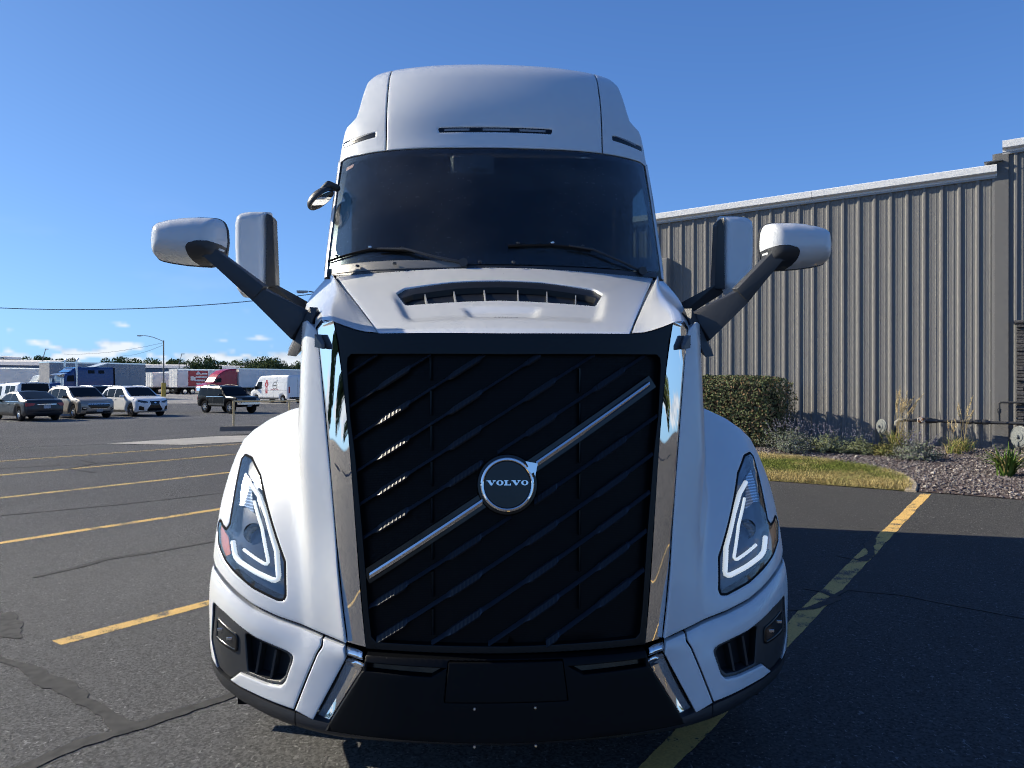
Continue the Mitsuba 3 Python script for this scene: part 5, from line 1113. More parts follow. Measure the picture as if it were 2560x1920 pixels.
# white crossover
def crossover(label, color, x, y, heading, kind):
    k = thing('parked_car', label, 'car')
    prof = [(2.32,.30),(2.42,.42),(2.44,.70),(2.36,.93),(2.15,1.03),(1.25,1.13),(.42,1.62),(.15,1.68),(-.7,1.69),(-1.45,1.63),(-1.85,1.50),(-2.28,1.14),(-2.38,1.0),(-2.40,.55),(-2.32,.34),(-1.9,.26),(1.9,.24)]
    c = Car(k, prof, .94, 1.02, 1.69, .20, .30, [(1.45,.37),(-1.36,.37)], 1.13, color).place(x, y, heading)
    c.slope('windshield', (1.22,1.15), (.45,1.61), .80, .86, GL)
    c.slope('rear_window', (-2.22,1.18), (-1.83,1.50), .74, .78, GL)
    c.side('side_window', [(.95,1.10),(.36,1.55),(-.28,1.58),(-.30,1.09)], GL); c.side('side_window', [(-.36,1.09),(-.34,1.58),(-.95,1.57),(-1.18,1.52),(-1.15,1.10)], GL); c.side('side_window', [(-1.22,1.12),(-1.24,1.51),(-1.55,1.44),(-1.85,1.2)], GL)
    c.lines((.98, -.33, -1.18), .42, 1.06); c.handles((-.2, -1.05), .98, color if kind == 'tan' else CHR)
    c.side('sill', [(.95,.24),(.95,.36),(-.85,.36),(-.85,.24)], 'mat_black_plastic', .012)
    if kind == 'lux':
        c.face('grille', [(-.30,.88),(.30,.88),(.24,.72),(.46,.40),(.40,.33),(-.40,.33),(-.46,.40),(-.24,.72)], GB, True, .02)
        for s_ in (1, -1):
            c.face('headlight', [(s_*.42,.86),(s_*.86,.96),(s_*.90,.88),(s_*.62,.76),(s_*.40,.80)], 'mat_dark_glass', True, .018); c.face('headlight_strip', [(s_*.46,.80),(s_*.60,.77),(s_*.84,.86),(s_*.80,.87),(s_*.60,.795)], 'mat_lens_white', True, .024, rnd=0)
            c.face('fog_vent', [(s_*.64,.56),(s_*.84,.62),(s_*.86,.40),(s_*.60,.36)], GB, True, .016)
        c.face('lower_trim', [(-.85,.33),(.85,.33),(.78,.28),(-.78,.28)], CHR, True, .02, rnd=0)
        c.face('emblem_badge', [(-.07,.83),(.07,.83),(.07,.76),(-.07,.76)], CHR, True, .035)
    else:
        c.face('grille', [(-.55,.78),(.55,.78),(.58,.68),(.42,.55),(-.42,.55),(-.58,.68)], GB, True, .018); c.face('grille_trim', [(-.58,.80),(.58,.80),(.60,.765),(-.60,.765)], CHR, True, .024, rnd=0)
        c.face('grille_trim', [(-.42,.555),(.42,.555),(.40,.53),(-.40,.53)], CHR, True, .024, rnd=0)
        for s_ in (1, -1):
            c.face('headlight', [(s_*.58,.86),(s_*.88,.94),(s_*.90,.86),(s_*.60,.77)], 'mat_lens_white', True, .018); c.face('fog_lamp', [(s_*.62,.58),(s_*.84,.62),(s_*.84,.48),(s_*.66,.46)], GB, True, .018); c.face('running_light', [(s_*.66,.56),(s_*.80,.59),(s_*.80,.55),(s_*.68,.52)], CHR, True, .026, rnd=0)
        c.face('lower_intake', [(-.7,.40),(.7,.40),(.62,.30),(-.62,.30)], 'mat_black_plastic', True, .016)
        c.face('license_plate', [(-.16,.50),(.16,.50),(.16,.36),(-.16,.36)], 'mat_plate', True, .03, rnd=0)
    for s_ in (1, -1): c.face('tail_light', [(s_*.55,1.02),(s_*.88,1.06),(s_*.88,.92),(s_*.55,.92)], 'mat_red_lens', False, .015)
    c.rails(-1.6, .25, 1.66, CHR if kind == 'tan' else color); c.mirrors(.78, 1.14, color if kind != 'tan' else GB); c.wheel(.24, 'mat_alloy' if kind == 'tan' else 'mat_alloy_dark', 5)
    return c
paint('mat_car_white', (.74, .75, .76)); paint('mat_car_tan', (.30, .265, .225), .3, metallic=.35); principled('mat_car_black', (.005, .006, .008), .3, cc=.1, spec=.2); paint('mat_car_dark', (.02, .023, .03), .3, cc=.4); paint('mat_car_silver', (.45, .46, .47), .3, metallic=.5)
crossover('white crossover with a large dark spindle-shaped grille', 'mat_car_white', bearing(333, 42.5), 42.5, HD, 'lux')
crossover('tan grey crossover with chrome roof rails parked left of the white crossover', 'mat_car_tan', bearing(196, 40.2), 40.2, HD, 'tan')
crossover('dark car half hidden between the tan and the white crossover', 'mat_car_dark', bearing(252, 50), 50, HD, 'tan')
# dark sedan seen from behind
k = thing('parked_car', 'dark sedan seen from behind at the left edge of the photo', 'car')
c = Car(k, [(2.35,.30),(2.42,.45),(2.38,.72),(2.15,.84),(1.2,.95),(.35,1.40),(-.1,1.46),(-.7,1.45),(-1.75,1.10),(-2.25,1.06),(-2.38,.98),(-2.42,.55),(-2.33,.34),(1.9,.24),(-1.9,.24)][:13] + [(-1.9,.24),(1.9,.24)], .91, .93, 1.46, .22, .26, [(1.42,.34),(-1.38,.34)], 1.12, 'mat_car_dark').place(bearing(66, 37.6), 37.6, HD + 180)
c.slope('windshield', (1.15,.98), (.40,1.38), .80, .84, GL); c.slope('rear_window', (-1.70,1.12), (-.78,1.42), .76, .80, GL)
c.side('side_window', [(.85,.97),(.30,1.32),(-.35,1.37),(-.37,.98)], GL); c.side('side_window', [(-.43,.98),(-.41,1.37),(-.8,1.35),(-1.40,1.08),(-1.30,1.0)], GL)
c.side('window_trim', [(.95,.955),(.95,.975),(-1.4,.995),(-1.4,.975)], CHR, .012, rnd=0); c.lines((.9, -.4, -1.2), .4, .95); c.handles((-.3, -1.1), .86, 'mat_car_dark')
c.face('boot_trim', [(-.46,.86),(.46,.86),(.44,.82),(-.44,.82)], CHR, False, .02, rnd=0); c.face('license_plate', [(-.16,.79),(.16,.79),(.16,.64),(-.16,.64)], 'mat_plate', False, .03, rnd=0)
for s_ in (1, -1): c.face('tail_light', [(s_*.50,.90),(s_*.90,.93),(s_*.90,.76),(s_*.62,.78)], 'mat_red_lens', False, .016)
c.face('rear_diffuser', [(-.75,.46),(.75,.46),(.68,.32),(-.68,.32)], 'mat_black_plastic', False, .014)
c.mirrors(.72, 1.0, 'mat_car_dark'); c.wheel(.22, 'mat_alloy', 5)
# black boxy 4x4
k = thing('parked_car', 'black boxy off-road wagon with silver bumper and tinted windows', 'car')
c = Car(k, [(2.22,.42),(2.30,.55),(2.30,.80),(2.22,.98),(2.05,1.04),(.98,1.10),(.42,1.60),(.2,1.68),(-1.6,1.71),(-2.02,1.66),(-2.2,1.10),(-2.26,.95),(-2.26,.52),(-2.1,.42)], .88, 1.04, 1.72, .13, .14, [(1.42,.385),(-1.26,.385)], 1.2, 'mat_car_black').place(bearing(570, 46.5), 46.5, HD)
c.slope('windshield', (.94,1.14), (.46,1.57), .82, .86, GL); c.side('side_window', [(.80,1.10),(.40,1.53),(-.22,1.56),(-.24,1.09)], GL); c.side('side_window', [(-.30,1.09),(-.28,1.56),(-.95,1.58),(-.98,1.09)], GL); c.side('side_window', [(-1.05,1.10),(-1.02,1.58),(-1.85,1.58),(-2.02,1.12)], GL)
c.side('belt_trim', [(.85,1.045),(.85,1.075),(-1.0,1.075),(-1.0,1.045)], CHR, .012, rnd=0); c.side('cladding', [(.95,.50),(.95,.62),(-.78,.62),(-.78,.50)], 'mat_black_plastic', .018)
c.lines((.86, -.27, -1.0), .48, 1.05); c.handles((-.18, -.9), .96, GB)
c.face('bumper_bar', [(-.84,.70),(.84,.70),(.84,.56),(-.84,.56)], CHR, True, .05); c.face('grille', [(-.48,.95),(.48,.95),(.48,.76),(-.48,.76)], GB, True, .016)
for s_ in (1, -1): c.face('headlight', [(s_*.52,.94),(s_*.82,.94),(s_*.82,.77),(s_*.52,.77)], 'mat_lens_white', True, .018)
c.face('license_plate', [(-.16,.57),(.16,.57),(.16,.43),(-.16,.43)], 'mat_plate', True, .06, rnd=0)
c.face('tail_light', [(.70,1.05),(.84,1.05),(.84,.8),(.70,.8)], 'mat_red_lens', False, .015); c.face('tail_light', [(-.70,1.05),(-.84,1.05),(-.84,.8),(-.70,.8)], 'mat_red_lens', False, .015)
c.rails(-1.7, .1, 1.70, 'mat_black_plastic'); c.mirrors(.66, 1.14, GB); c.wheel(.26, 'mat_alloy', 6)
# pickups
def pickup(label, x, y, heading, topper):
    k = thing('pickup', label, 'pickup truck')
    prof = [(2.75,.45),(2.82,.6),(2.80,.95),(2.60,1.08),(1.35,1.16),(.85,1.72),(.5,1.82),(-.55,1.82)]
    prof += [(-.62,1.88),(-2.72,1.90),(-2.85,1.12)] if topper else [(-.95,1.62),(-.98,1.14),(-2.85,1.14)]
    prof += [(-2.88,.55),(-2.7,.45)]
    c = Car(k, prof, .96, 1.12, 1.90, .14, .12, [(1.72,.40),(-1.75,.40)], 1.18, 'mat_car_white').place(x, y, heading)
    c.slope('windshield', (1.30,1.20), (.88,1.69), .84, .86, GL); c.side('side_window', [(1.05,1.16),(.72,1.66),(.12,1.70),(.12,1.15)], GL); c.side('side_window', [(.05,1.15),(.05,1.70),(-.42,1.70),(-.45,1.15)], GL)
    if topper:
        c.side('topper_window', [(-.95,1.28),(-.95,1.72),(-1.55,1.72),(-1.55,1.28)], GL); c.side('topper_window', [(-1.62,1.28),(-1.62,1.72),(-2.3,1.72),(-2.3,1.28)], GL); c.slope('topper_rear_window', (-2.83,1.22), (-2.73,1.84), .84, .86, GL)
    else:
        for q in range(5): c.p('roof_lamp', box((.45, -.5 + q * .25, 1.90), (.12, .14, .07), .02), 'mat_lens_white', 30)
    c.lines((1.1, .08, -.6), .5, 1.12); c.face('grille', [(-.6,.98),(.6,.98),(.6,.72),(-.6,.72)], GB, True, .015); c.face('bumper', [(-.9,.66),(.9,.66),(.9,.5),(-.9,.5)], CHR, True, .05); c.face('bumper', [(-.9,.66),(.9,.66),(.9,.5),(-.9,.5)], CHR, False, .05)
    for s_ in (1, -1): c.face('headlight', [(s_*.62,.97),(s_*.88,.97),(s_*.88,.78),(s_*.62,.78)], 'mat_lens_white', True, .018); c.face('tail_light', [(s_*.78,1.05),(s_*.92,1.05),(s_*.92,.75),(s_*.78,.75)], 'mat_red_lens', False, .016)
    c.mirrors(.95, 1.22, GB, (.14, .26, .22)); c.wheel(.26, 'mat_alloy', 6, track=.95)
pickup('white pickup with a windowed canopy behind the dark sedan', bearing(40, 44.5), 44.5, HD + 180, True)
pickup('white pickup with roof lamps beyond the canopy pickup at the left edge', bearing(-6, 54), 54, -125.6 + 180, False)
# delivery van
k = thing('delivery_van', 'white high-roof van with a red round emblem and grey ring logo', 'van')
c = Car(k, [(2.92,.45),(3.0,.6),(2.98,.95),(2.80,1.12),(2.35,1.30),(1.72,2.22),(1.45,2.46),(1.1,2.55),(-2.85,2.58),(-2.95,2.45),(-3.0,.5),(-2.9,.40)], 1.02, 1.25, 2.58, .09, .10, [(1.98,.36),(-2.05,.36)], 1.2, 'mat_car_white', .14).place(bearing(694, 69.5), 69.5, 144.4)
c.slope('windshield', (2.32,1.36), (1.76,2.14), .84, .84, GL); c.side('side_window', [(2.0,1.34),(1.62,1.98),(1.02,2.0),(1.02,1.34)], GL)
c.lines((.95, -.7), .45, 2.2); c.side('sill', [(1.4,.36),(1.4,.52),(-1.5,.52),(-1.5,.36)], 'mat_black_plastic', .012); c.side('belt_line', [(.9,1.18),(.9,1.20),(-2.8,1.20),(-2.8,1.18)], 'mat_seam', .004, rnd=0); c.side('belt_line', [(.9,1.92),(.9,1.935),(-2.8,1.935),(-2.8,1.92)], 'mat_seam', .004, rnd=0)
ringp = Point(-.95, 1.66).buffer(.36, 20).difference(Point(-.95, 1.66).buffer(.28, 20)).union(Polygon([(-1.16,1.93),(-1.38,2.16),(-1.14,2.12)])).union(sbox(-1.22, 1.60, -.68, 1.72))
for g, nm, mt in ((ringp, 'ring_logo', 'mat_print_gray'), (Point(.30, 1.76).buffer(.27, 16).difference(Polygon([(.2,1.64),(.4,1.64),(.3,1.9)])), 'red_emblem', 'mat_print_red'), (sbox(.14, 1.2, .46, 1.5).difference(sbox(.22, 1.2, .26, 1.5)).difference(sbox(.34, 1.2, .38, 1.5)).union(sbox(.10, .9, .50, 1.2).difference(sbox(.18, .9, .22, 1.2)).difference(sbox(.38, .9, .42, 1.2))), 'red_emblem_stripes', 'mat_print_red'), (Polygon([(.14,2.02),(.46,2.02),(.42,2.18),(.18,2.18)]), 'red_emblem_top', 'mat_print_red')):
    for gg in polys(g):
        for sy in (1, -1):
            P, f, _ = tri2d(gg, .1); c.p(nm, tm(c.warp(np.stack([P[:, 0], np.full(len(P), sy * (c.W + .006)), P[:, 1]], 1)), f), mt, False)
tx = meshkit.text_mesh('800 374 7000', .12, .004, bold=True); v = tx.vertices; w_ = v[:, 0].max(); tx.vertices = c.warp(np.stack([-.35 - v[:, 0], np.full(len(v), c.W + .008), v[:, 1] + 1.24], 1)); c.p('phone_number', tx, 'mat_print_red', False)
c.face('rear_door_seam', [(-.012,.5),(.012,.5),(.012,2.35),(-.012,2.35)], 'mat_seam', False, .004, rnd=0)
for s_ in (1, -1): c.face('tail_light', [(s_*.86,1.55),(s_*.98,1.55),(s_*.98,.95),(s_*.86,.95)], 'mat_red_lens', False, .015); c.face('headlight', [(s_*.6,1.12),(s_*.95,1.2),(s_*.95,.9),(s_*.66,.86)], 'mat_lens_white', True, .018)
c.face('rear_emblem', [(-.6,1.75),(-.4,1.75),(-.4,1.35),(-.6,1.35)], 'mat_print_gray', False, .006); c.face('bumper', [(-.9,.58),(.9,.58),(.9,.42),(-.9,.42)], 'mat_black_plastic', False, .04)
c.mirrors(1.75, 1.42, GB, (.16, .28, .34)); c.wheel(.24, 'mat_alloy', 6)

# ------------------------------------------------------------------ trailers, tractors, box truck
HT = -125.6
def trailer(label, x, y, heading, L=14.6, Ht=4.05, mat='mat_trailer', z0=1.15, detail=True, group=None, name='box_trailer', wheels=True):
    k = thing(name, label, 'trailer', group); M = T().translate([x, y, float(ground_z(x, y))]).rotate([0, 0, 1], heading)
    put(k, box((0, 0, (Ht + z0) / 2), (L, 2.55, Ht - z0), .06), mat, 30, to=M)
    P = lambda n, m, mt, sm=30: part(k, n, m, mt, sm, to=M)
    P('top_rail', cat([box((0, s_ * 1.285, Ht - .06), (L, .03, .14)) for s_ in (1, -1)] + [box((s_ * L / 2, 0, Ht - .06), (.05, 2.56, .14)) for s_ in (1, -1)]), 'mat_bright_trim', False)
    P('bottom_rail', cat([box((0, s_ * 1.285, z0 + .05), (L, .03, .16)) for s_ in (1, -1)]), 'mat_trailer_rail', False)
    if detail:
        P('side_post', cat([box((q, s_ * 1.28, (Ht + z0) / 2), (.05, .022, Ht - z0 - .3)) for q in np.arange(-L / 2 + .6, L / 2 - .2, 1.22) for s_ in (1, -1)]), mat, False)
        for s_ in (1, -1): P('rear_door', box((-L / 2 - .02, s_ * .63, (Ht + z0) / 2), (.04, 1.2, Ht - z0 - .15), .01), mat)
        P('lock_rod', cat([cyl((-L / 2 - .06, yy, z0 + .1), (-L / 2 - .06, yy, Ht - .1), .02, 6) for yy in (-.9, -.35, .35, .9)]), 'mat_bright_trim')
        P('hinge', cat([box((-L / 2 - .03, s_ * 1.26, zz), (.08, .08, .12)) for s_ in (1, -1) for zz in np.linspace(z0 + .3, Ht - .3, 5)]), 'mat_trailer_rail', False)
    if wheels:
        for xx in (-L / 2 + 1.3, -L / 2 + 2.6):
            for s_ in (1, -1):
                w = wheel_mesh(.5, .5); w.vertices = w.vertices[:, [1, 0, 2]]; w.apply_translation([xx, s_ * .98, .5]); wk = P('wheel', w, 'mat_rubber', 35)
                h = lathe([(0, .10), (.12, .10), (.14, .03), (.30, .02), (.33, .06)], 'y', 18); h.vertices[:, 1] *= s_; h.apply_translation([xx, s_ * 1.2, .5]); part(wk, 'hub', h, 'mat_alloy', 30, to=M)
        P('underframe', cat([box((-L / 2 + 2, 0, .95), (3.2, 1.1, .3)), box((0, 0, z0 - .05), (L * .95, 1.0, .15)), box((-L / 2 + .1, 0, .55), (.08, 2.2, .1)), box((-L / 2 + .15, .7, .85), (.08, .1, .6)), box((-L / 2 + .15, -.7, .85), (.08, .1, .6))]), 'mat_bumper_black', False)
        P('landing_leg', cat([cyl((L / 2 - 2.6, s_ * .6, 0), (L / 2 - 2.6, s_ * .6, z0), .06, 8) for s_ in (1, -1)]), 'mat_trailer_rail')
    return k, M
def at(px, dist): return bearing(px, dist), dist
ux, uy = math.cos(math.radians(HT)), math.sin(math.radians(HT))
# big grey trailer behind the blue tractor
x, y = at(236, 82); trailer('long grey trailer standing behind the blue tractor', x, y, HT, 10.2, 4.15, 'mat_trailer_gray')
# white box truck
def tractor(label, name, cat_, x, y, heading, prof, Wd, belt, top, color, wheels, arch=1.15, tum=.05, kc=.25):
    k = thing(name, label, cat_); return Car(k, prof, Wd, belt, top, tum, kc, wheels, arch, color, .16, .8).place(x, y, heading)
paint('mat_truck_blue', (.012, .045, .17), .25); paint('mat_truck_red', (.36, .012, .03), .28); paint('mat_truck_white', (.62, .64, .60), .35)
# blue long-nose tractor with a big sleeper
x, y = at(204, 75)
c = tractor('blue long-nose tractor with exhaust stacks and a large sleeper', 'semi_truck', 'truck', x, y, HT, [(4.0,.5),(4.1,.7),(4.05,1.62),(3.7,1.78),(2.25,1.98),(2.05,2.75),(1.75,2.92),(1.55,2.95),(1.3,3.3),(.9,3.46),(-2.6,3.52),(-2.75,3.4),(-2.75,.8),(-3.9,.8),(-3.9,.55)], 1.18, 2.0, 3.5, 'mat_truck_blue', [(2.9,.52),(-2.0,.52),(-3.3,.52)])
c.slope('windshield', (2.26,2.04), (2.08,2.70), .80, .78, 'mat_glass_bright'); c.side('side_window', [(1.95,2.05),(1.85,2.65),(1.25,2.68),(1.2,2.05)], GL); c.p('sun_visor', trimesh.convex.convex_hull(np.array([(q, s_, z) for s_ in (1.0, -1.0) for q, z in ((2.55, 2.70), (2.05, 2.88), (2.05, 2.80), (2.5, 2.66))])), CHR, 30)
c.p('roof_fairing_visor', trimesh.convex.convex_hull(np.array([(q, s_, z) for s_ in (1.05, -1.05) for q, z in ((1.75, 2.98), (1.0, 3.50), (.4, 3.52), (1.5, 2.98))])), 'mat_visor_blue', 30)
for q in range(6): c.p('cab_light', box((1.25, -.85 + q * .34, 3.5), (.12, .10, .10), .02), 'mat_lens_white', 30)
for s_ in (1, -1):
    c.p('exhaust_stack', tube([(1.05, s_ * 1.30, .9), (1.05, s_ * 1.30, 4.05), (1.0, s_ * 1.30, 4.22), (.85, s_ * 1.30, 4.35)], .085, 12), CHR, True)
    c.p('fuel_tank', tube([(1.6, s_ * 1.0, .8), (-.3, s_ * 1.0, .8)], .32, 18), CHR, 40); c.p('air_cleaner', tube([(2.35, s_ * 1.2, 1.5), (2.35, s_ * 1.2, 2.35)], .18, 14), CHR, 40)
c.side('sleeper_window', [(-.1,2.85),(-.1,3.2),(-.75,3.2),(-.75,2.85)], GL); c.side('sleeper_window', [(-1.1,2.85),(-1.1,3.2),(-1.7,3.2),(-1.7,2.85)], GL); c.side('toolbox_door', [(.5,1.2),(.5,1.7),(-.2,1.7),(-.2,1.2)], 'mat_truck_blue', .02); c.side('sleeper_edge', [(-2.62,.85),(-2.62,3.45),(-2.78,3.45),(-2.78,.85)], 'mat_bumper_black', .01, rnd=0)
c.face('grille', [(-.55,1.55),(.55,1.55),(.5,.75),(-.5,.75)], CHR, True, .03); c.face('bumper', [(-1.1,.75),(1.1,.75),(1.1,.42),(-1.1,.42)], CHR, True, .08)
for s_ in (1, -1): c.face('headlight', [(s_*.75,1.25),(s_*1.05,1.25),(s_*1.05,1.0),(s_*.75,1.0)], 'mat_lens_white', True, .05)
c.wheel(.4, CHR, 8, 1.16); c.p('roof_dish', trimesh.convex.convex_hull(np.array([(q, s_, z) for s_ in (.9, -.9) for q, z in ((-.9, 3.55), (-2.3, 4.0), (-2.35, 3.95), (-1.2, 3.52))])), 'mat_truck_white', 30)
# white box truck with refrigeration unit left of it
x, y = at(150, 84)
c = tractor('white box truck with a refrigerated body beyond the blue tractor', 'box_truck', 'truck', x, y, HT, [(3.9,.5),(4.0,.7),(3.95,1.65),(3.6,1.85),(2.75,2.02),(2.35,2.66),(2.1,2.76),(.9,2.78),(.85,.8),(-3,.8),(-3,.5)], 1.1, 2.0, 2.8, 'mat_truck_white', [(2.8,.5),(-1.8,.5)])
c.slope('windshield', (2.74,2.08), (2.38,2.62), .84, .84, 'mat_glass_bright'); c.side('side_window', [(2.35,2.08),(2.1,2.58),(1.35,2.6),(1.35,2.08)], GL); c.face('grille', [(-.6,1.55),(.6,1.55),(.55,.9),(-.55,.9)], GB, True, .02); c.face('bumper', [(-1.05,.8),(1.05,.8),(1.05,.48),(-1.05,.48)], CHR, True, .06)
c.p('cargo_body', box((-3.6, 0, 2.6), (8.2, 2.5, 3.0), .05), 'mat_trailer', 30); c.p('refrigeration_unit', cat([box((.85, 0, 3.45), (.7, 1.9, .9), .12), box((.75, 0, 2.75), (.5, 1.7, .5), .06)]), 'mat_truck_white', 30)
c.p('body_corner', cat([box((.48, s_ * 1.26, 2.6), (.10, .05, 3.0)) for s_ in (1, -1)] + [box((.48, 0, 4.08), (.12, 2.52, .08))]), CHR, False); c.wheel(.36, CHR, 6, 1.08); c.mirrors(2.3, 2.2, CHR, (.1, .2, .45))
x, y = at(58, 92); trailer('small white cargo trailer in front of the low building at the left', x, y, HT, 6.2, 3.75, 'mat_trailer', .8, True)
# red tractor with trailer
x, y = at(556, 110)
c = tractor('red tractor with a raised aerodynamic roof hitched to a white trailer', 'semi_truck', 'truck', x, y, HT, [(3.85,.45),(3.95,.7),(3.9,1.25),(3.6,1.55),(2.2,1.95),(1.65,2.75),(1.25,3.2),(.4,3.72),(-.6,3.98),(-1.7,4.02),(-1.72,.9),(-3.4,.9),(-3.4,.6)], 1.15, 2.0, 4.0, 'mat_truck_red', [(2.7,.52),(-1.6,.52),(-2.9,.52)])
c.slope('windshield', (2.2,2.0), (1.68,2.72), .82, .82, 'mat_glass_bright'); c.side('side_window', [(1.85,2.0),(1.5,2.6),(.9,2.62),(.9,2.0)], GL); c.face('grille', [(-.5,1.35),(.5,1.35),(.45,.7),(-.45,.7)], CHR, True, .03); c.face('bumper', [(-1.05,.72),(1.05,.72),(1.05,.42),(-1.05,.42)], CHR, True, .05)
c.side('sleeper_panel', [(.3,1.3),(.3,2.9),(-1.2,2.9),(-1.2,1.3)], 'mat_truck_red', .02); c.side('roof_light', [(1.55,2.86),(1.2,3.1),(1.1,3.0),(1.4,2.8)], 'mat_lens_white', .02)
for s_ in (1, -1): c.face('headlight', [(s_*.7,1.2),(s_*1.02,1.25),(s_*1.02,.95),(s_*.7,.95)], 'mat_lens_white', True, .04); c.p('fuel_tank', tube([(1.2, s_ * .98, .75), (-.6, s_ * .98, .75)], .3, 16), CHR, 40)
c.mirrors(1.9, 2.2, GB, (.15, .3, .6)); c.wheel(.38, CHR, 8, 1.12)
trailer('white trailer hitched behind the red tractor', x - ux * 9.3, y - uy * 9.3, HT, 14.6, 4.1, 'mat_trailer', group=None)
# flag trailer and the row of trailers
x, y = at(433, 118); fk, fM = trailer('white trailer with a red and white striped flag panel', x + LD[0] * 7, y + LD[1] * 7, HT + 180, 14.0, 4.15, 'mat_trailer')
def tside(k, M, poly, mat, name, L=1, side=1):
    for g in polys(poly):
        P, f, _ = tri2d(g, 2); part(k, name, tm(np.stack([P[:, 0], np.full(len(P), side * 1.302), P[:, 1]], 1), f), mat, False, to=M)
for s_ in (1, -1):
    flag = sbox(-5.2, 1.35, -1.7, 3.85)
    stripes = [sbox(-3.9, z, -1.8, z + .27) for z in (1.62, 2.17, 2.72, 3.27)]
    zig = [Polygon([(-5.0 + .32 * q, 2.95), (-4.82 + .32 * q, 2.95), (-4.55 + .32 * q, 2.25), (-4.73 + .32 * q, 2.25)]) for q in range(3)]
    red = flag.difference(shapely.unary_union(stripes + zig))
    tside(fk, fM, red, 'mat_print_red', 'flag_panel', side=s_)
for i, (px, d, h, L, mt) in enumerate(((346, 126, 3.55, 12, 'mat_trailer_gray'), (372, 124, 3.7, 12, 'mat_trailer'), (404, 130, 3.9, 12, 'mat_trailer_gray'))):
    x, y = at(px, d); lab = ['shorter grey trailer at the left end of the parked row', 'white trailer second in the parked row, left of the lamp post', 'grey trailer right behind the lamp post'][i]
    trailer(lab, x + LD[0] * L / 2, y + LD[1] * L / 2, HT + 180, L, h, mt)
x, y = at(690, 132); tk, tM = trailer('white trailer with a round ring logo behind the van', x, y, HT, 14.6, 4.15, 'mat_trailer')
rg = Point(1.6, 3.0).buffer(.95, 20).difference(Point(1.6, 3.0).buffer(.72, 20))
for s_ in (1, -1): tside(tk, tM, rg, 'mat_print_ring', 'ring_logo', side=s_)
x, y = at(800, 128); trailer('white trailer mostly hidden by the big truck', x, y, HT, 14.6, 4.1, 'mat_trailer')

# ------------------------------------------------------------------ far buildings
def shed(label, p0, p1, h, depth, bays):
    k = thing('warehouse', label, 'building'); a, b = np.array(p0), np.array(p1); u = (b - a) / np.linalg.norm(b - a); n = np.array([-u[1], u[0]]); L = np.linalg.norm(b - a); z0 = -.5
    if n @ a < 0: n = -n
    pt = lambda s_, d, z: np.array([*(a + u * s_ + n * d), z])
    nr = int(L / .6); s_ = np.linspace(0, L, nr * 2 + 1); dd = np.where(np.arange(len(s_)) % 2, -.05, 0)
    put(k, grid_mesh(np.array([[pt(q, e, z) for q, e in zip(s_, dd)] for z in (z0, h - .55)])), 'mat_shed_wall', False)
    part(k, 'fascia', grid_mesh(np.array([[pt(-.3, e, z), pt(L + .3, e, z)] for e, z in ((-.25, h - .62), (1.1, h))])), 'mat_shed_roof', False); part(k, 'roof', grid_mesh(np.array([[pt(-.3, 1.1, h), pt(L + .3, 1.1, h)], [pt(-.3, depth, h + 1.0), pt(L + .3, depth, h + 1.0)]])), 'mat_shed_roof', False)
    part(k, 'side_wall', grid_mesh(np.array([[pt(L, 0, z0), pt(L, depth, z0)], [pt(L, 0, h), pt(L, depth, h)]])), 'mat_shed_wall', False); part(k, 'side_wall', grid_mesh(np.array([[pt(0, 0, z0), pt(0, depth, z0)], [pt(0, 0, h), pt(0, depth, h)]])), 'mat_shed_wall', False)
    for q in bays: part(k, 'bay_door', box((0, 0, 0), (3.6, .1, 3.6), R=rotz(math.atan2(u[1], u[0]))).apply_translation(pt(q, -.08, 1.45)), 'mat_shed_door', False)
shed('low blue grey warehouse with a white roof edge at the left edge of the photo', (-112, 118), at(128, 132), 5.3, 25, (4, 12, 22, 26))
shed('long blue warehouse with a white roof edge behind the docked trailers', at(330, 152), at(640, 166), 5.3, 25, (5, 12, 20, 28, 36))
shed('flat-roofed far building low on the skyline at the left', at(14, 215), at(52, 218), 9.2, 20, (4,))

# ------------------------------------------------------------------ lamp posts, wires, railing
def lamp_post(label, x, y, h, arm, direction, concrete=False, mat='mat_lamp_pole'):
    k = thing('lamp_post', label, 'lamp post'); z0 = float(ground_z(x, y)) ; d = np.array([*direction, 0.0]); b = np.array([x, y, z0])
    put(k, tube([b, b + [0, 0, h]], [.11, .07], 10), mat, True)
    t = np.linspace(0, 1, 10); pts = b + [0, 0, h - .15] + np.outer(arm * t, d) + np.outer(.75 * np.sin(t * math.pi / 2), [0, 0, 1]) * min(1, arm / 2)
    part(k, 'arm', tube(pts, .04, 8), mat, True)
    hd = trimesh.convex.convex_hull(np.vstack([box(pts[-1] + d * .1, (.12, .12, .08), R=rotz(math.atan2(d[1], d[0]))).vertices, box(pts[-1] + d * .45 + [0, 0, -.02], (.55, .28, .12), R=rotz(math.atan2(d[1], d[0]))).vertices]))
    part(k, 'lamp_head', hd, 'mat_lamp_head', 30); part(k, 'lens', box(pts[-1] + d * .5 + [0, 0, -.09], (.4, .22, .05), .02, R=rotz(math.atan2(d[1], d[0]))), 'mat_lens_white', 30)
    if concrete: part(k, 'bollard_base', cyl(b, b + [0, 0, 1.9], .30, 14), 'mat_yellow_post', 40)
    return b + [0, 0, h]
left = (-.93, -.36)
x, y = at(409, 100); top = lamp_post('tall lamp post with a curved arm and yellow base among the trailers', x, y, 7.7, 2.5, left, True)
x, y = at(806, 45); lamp_post('lamp post whose head shows just left of the truck hood', x, y, 7.35, .8, (-.97, -.2))
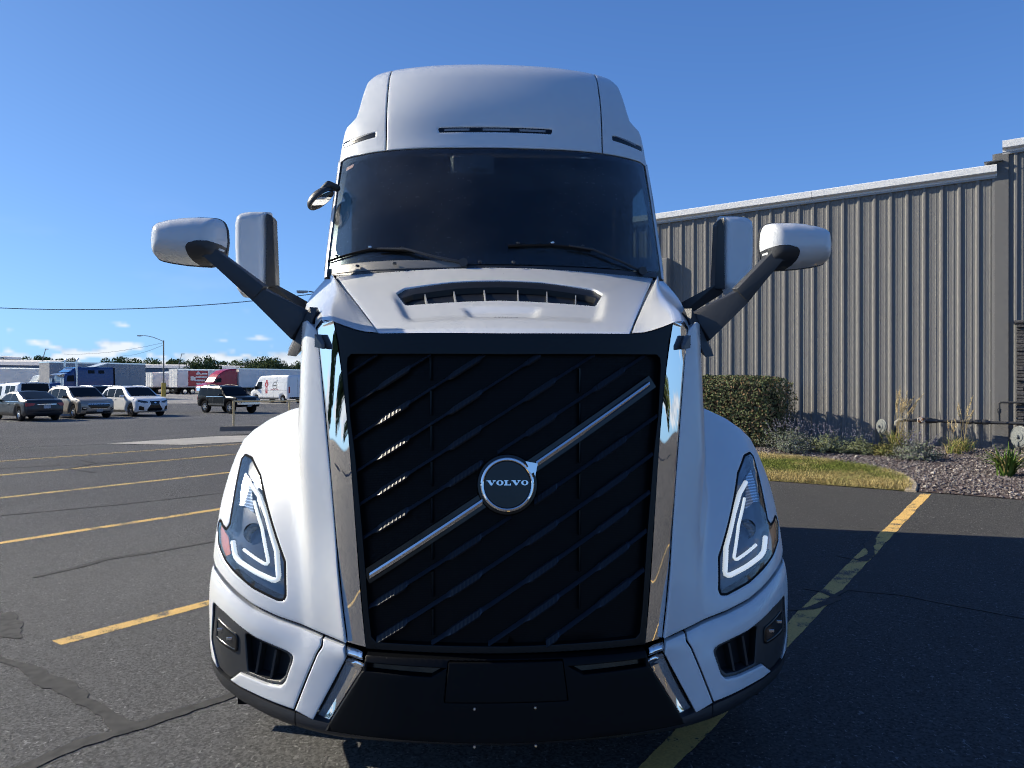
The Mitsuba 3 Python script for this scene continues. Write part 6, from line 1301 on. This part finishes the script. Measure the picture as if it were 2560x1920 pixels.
for px, d, v, lab in ((107, 140, 873, 'slim dark pole with a tilted lamp above the white box truck'), (448, 150, 885, 'slim leaning lamp pole above the flag trailer')):
    x, y = at(px, d); k = thing('light_pole', lab, 'pole'); h = 1.55 + .35 + (957 - v) / 1828 * d; b = np.array([x, y, -.35])
    put(k, tube([b, b + [0, 0, h * .78], b + [.55, 0, h]], [.10, .08, .06], 8), 'mat_print_gray', True); part(k, 'lamp_head', box(b + [.75, 0, h + .02], (.6, .3, .14), .03), 'mat_lamp_head', 30)
def wire(name, label, a, b, sag, rad, n=40):
    k = thing(name, label, 'wire'); a, b = np.array(a, float), np.array(b, float); t = np.linspace(0, 1, n); p = a + np.outer(t, b - a); p[:, 2] -= 4 * sag * t * (1 - t); put(k, tube(p, rad, 5, cap=False), 'mat_wire', True)
zz = lambda v, d: 1.55 + (957 - v) / 1828 * d
wire('power_line', 'overhead cable sagging across the sky at the left', (bearing(-900, 62), 62, zz(640, 62)), (bearing(1200, 62), 62, zz(660, 62)), 4.2, .035)
wire('lamp_cable', 'thin upper cable running to the curved lamp post', (bearing(160, 120), 120, zz(885, 120)), tuple(top - [0, 0, .3]), .5, .02); wire('lamp_cable', 'thin lower cable running to the curved lamp post', (bearing(300, 140), 140, zz(890, 140)), tuple(top - [0, 0, .6]), .4, .02)
rail = thing('guard_rail', 'cream pipe railing on a concrete kerb left of the truck', 'railing')
pts = [np.array([*at(584, 23.6), 0]), np.array([*at(723, 24.2), 0]), np.array([*at(860, 24.8), 0])]
for q in pts: part(rail, 'post', tube([q + [0, 0, .1], q + [0, 0, .97]], .030, 10), 'mat_cream_pipe', True)
put(rail, tube([q + [0, 0, .955] for q in pts], .028, 10), 'mat_cream_pipe', True)
part(rail, 'kerb', cat([trimesh.convex.convex_hull(np.array([(q[0] + dx, q[1] + dy, z) for q in (pts[0] + [-.35, 0, 0], pts[2]) for dx, dy, z in ((0, -.28, 0), (0, .3, 0), (.02, -.25, .15), (.02, .27, .15))]))]), 'mat_concrete_dark', 30)
# vehicles and trees behind the camera, seen only in the chrome and glass
ms = []
for i in range(26):
    a = math.radians(-100 + i * 8.0); d = 75 + 25 * ((i * 7) % 5) / 5; x, y = math.sin(a) * d, -math.cos(a) * d; h = 7 + 3 * ((i * 5) % 4) / 4
    m = TREE0[0].copy(); c_, s_ = math.cos(i), math.sin(i); v = m.vertices; m.vertices = np.stack([(v[:, 0] * c_ - v[:, 1] * s_) * h * .6 + x, (v[:, 0] * s_ + v[:, 1] * c_) * h * .6 + y, v[:, 2] * h], 1); ms.append(m)
k = key_of('far_wood'); put(k, cat(ms), 'mat_leaf', False, color=np.vstack([TREE0[1]] * 26)); labels[k] = {'label': 'far-off wood beyond the lot behind the viewpoint', 'category': 'wood', 'kind': 'stuff'}
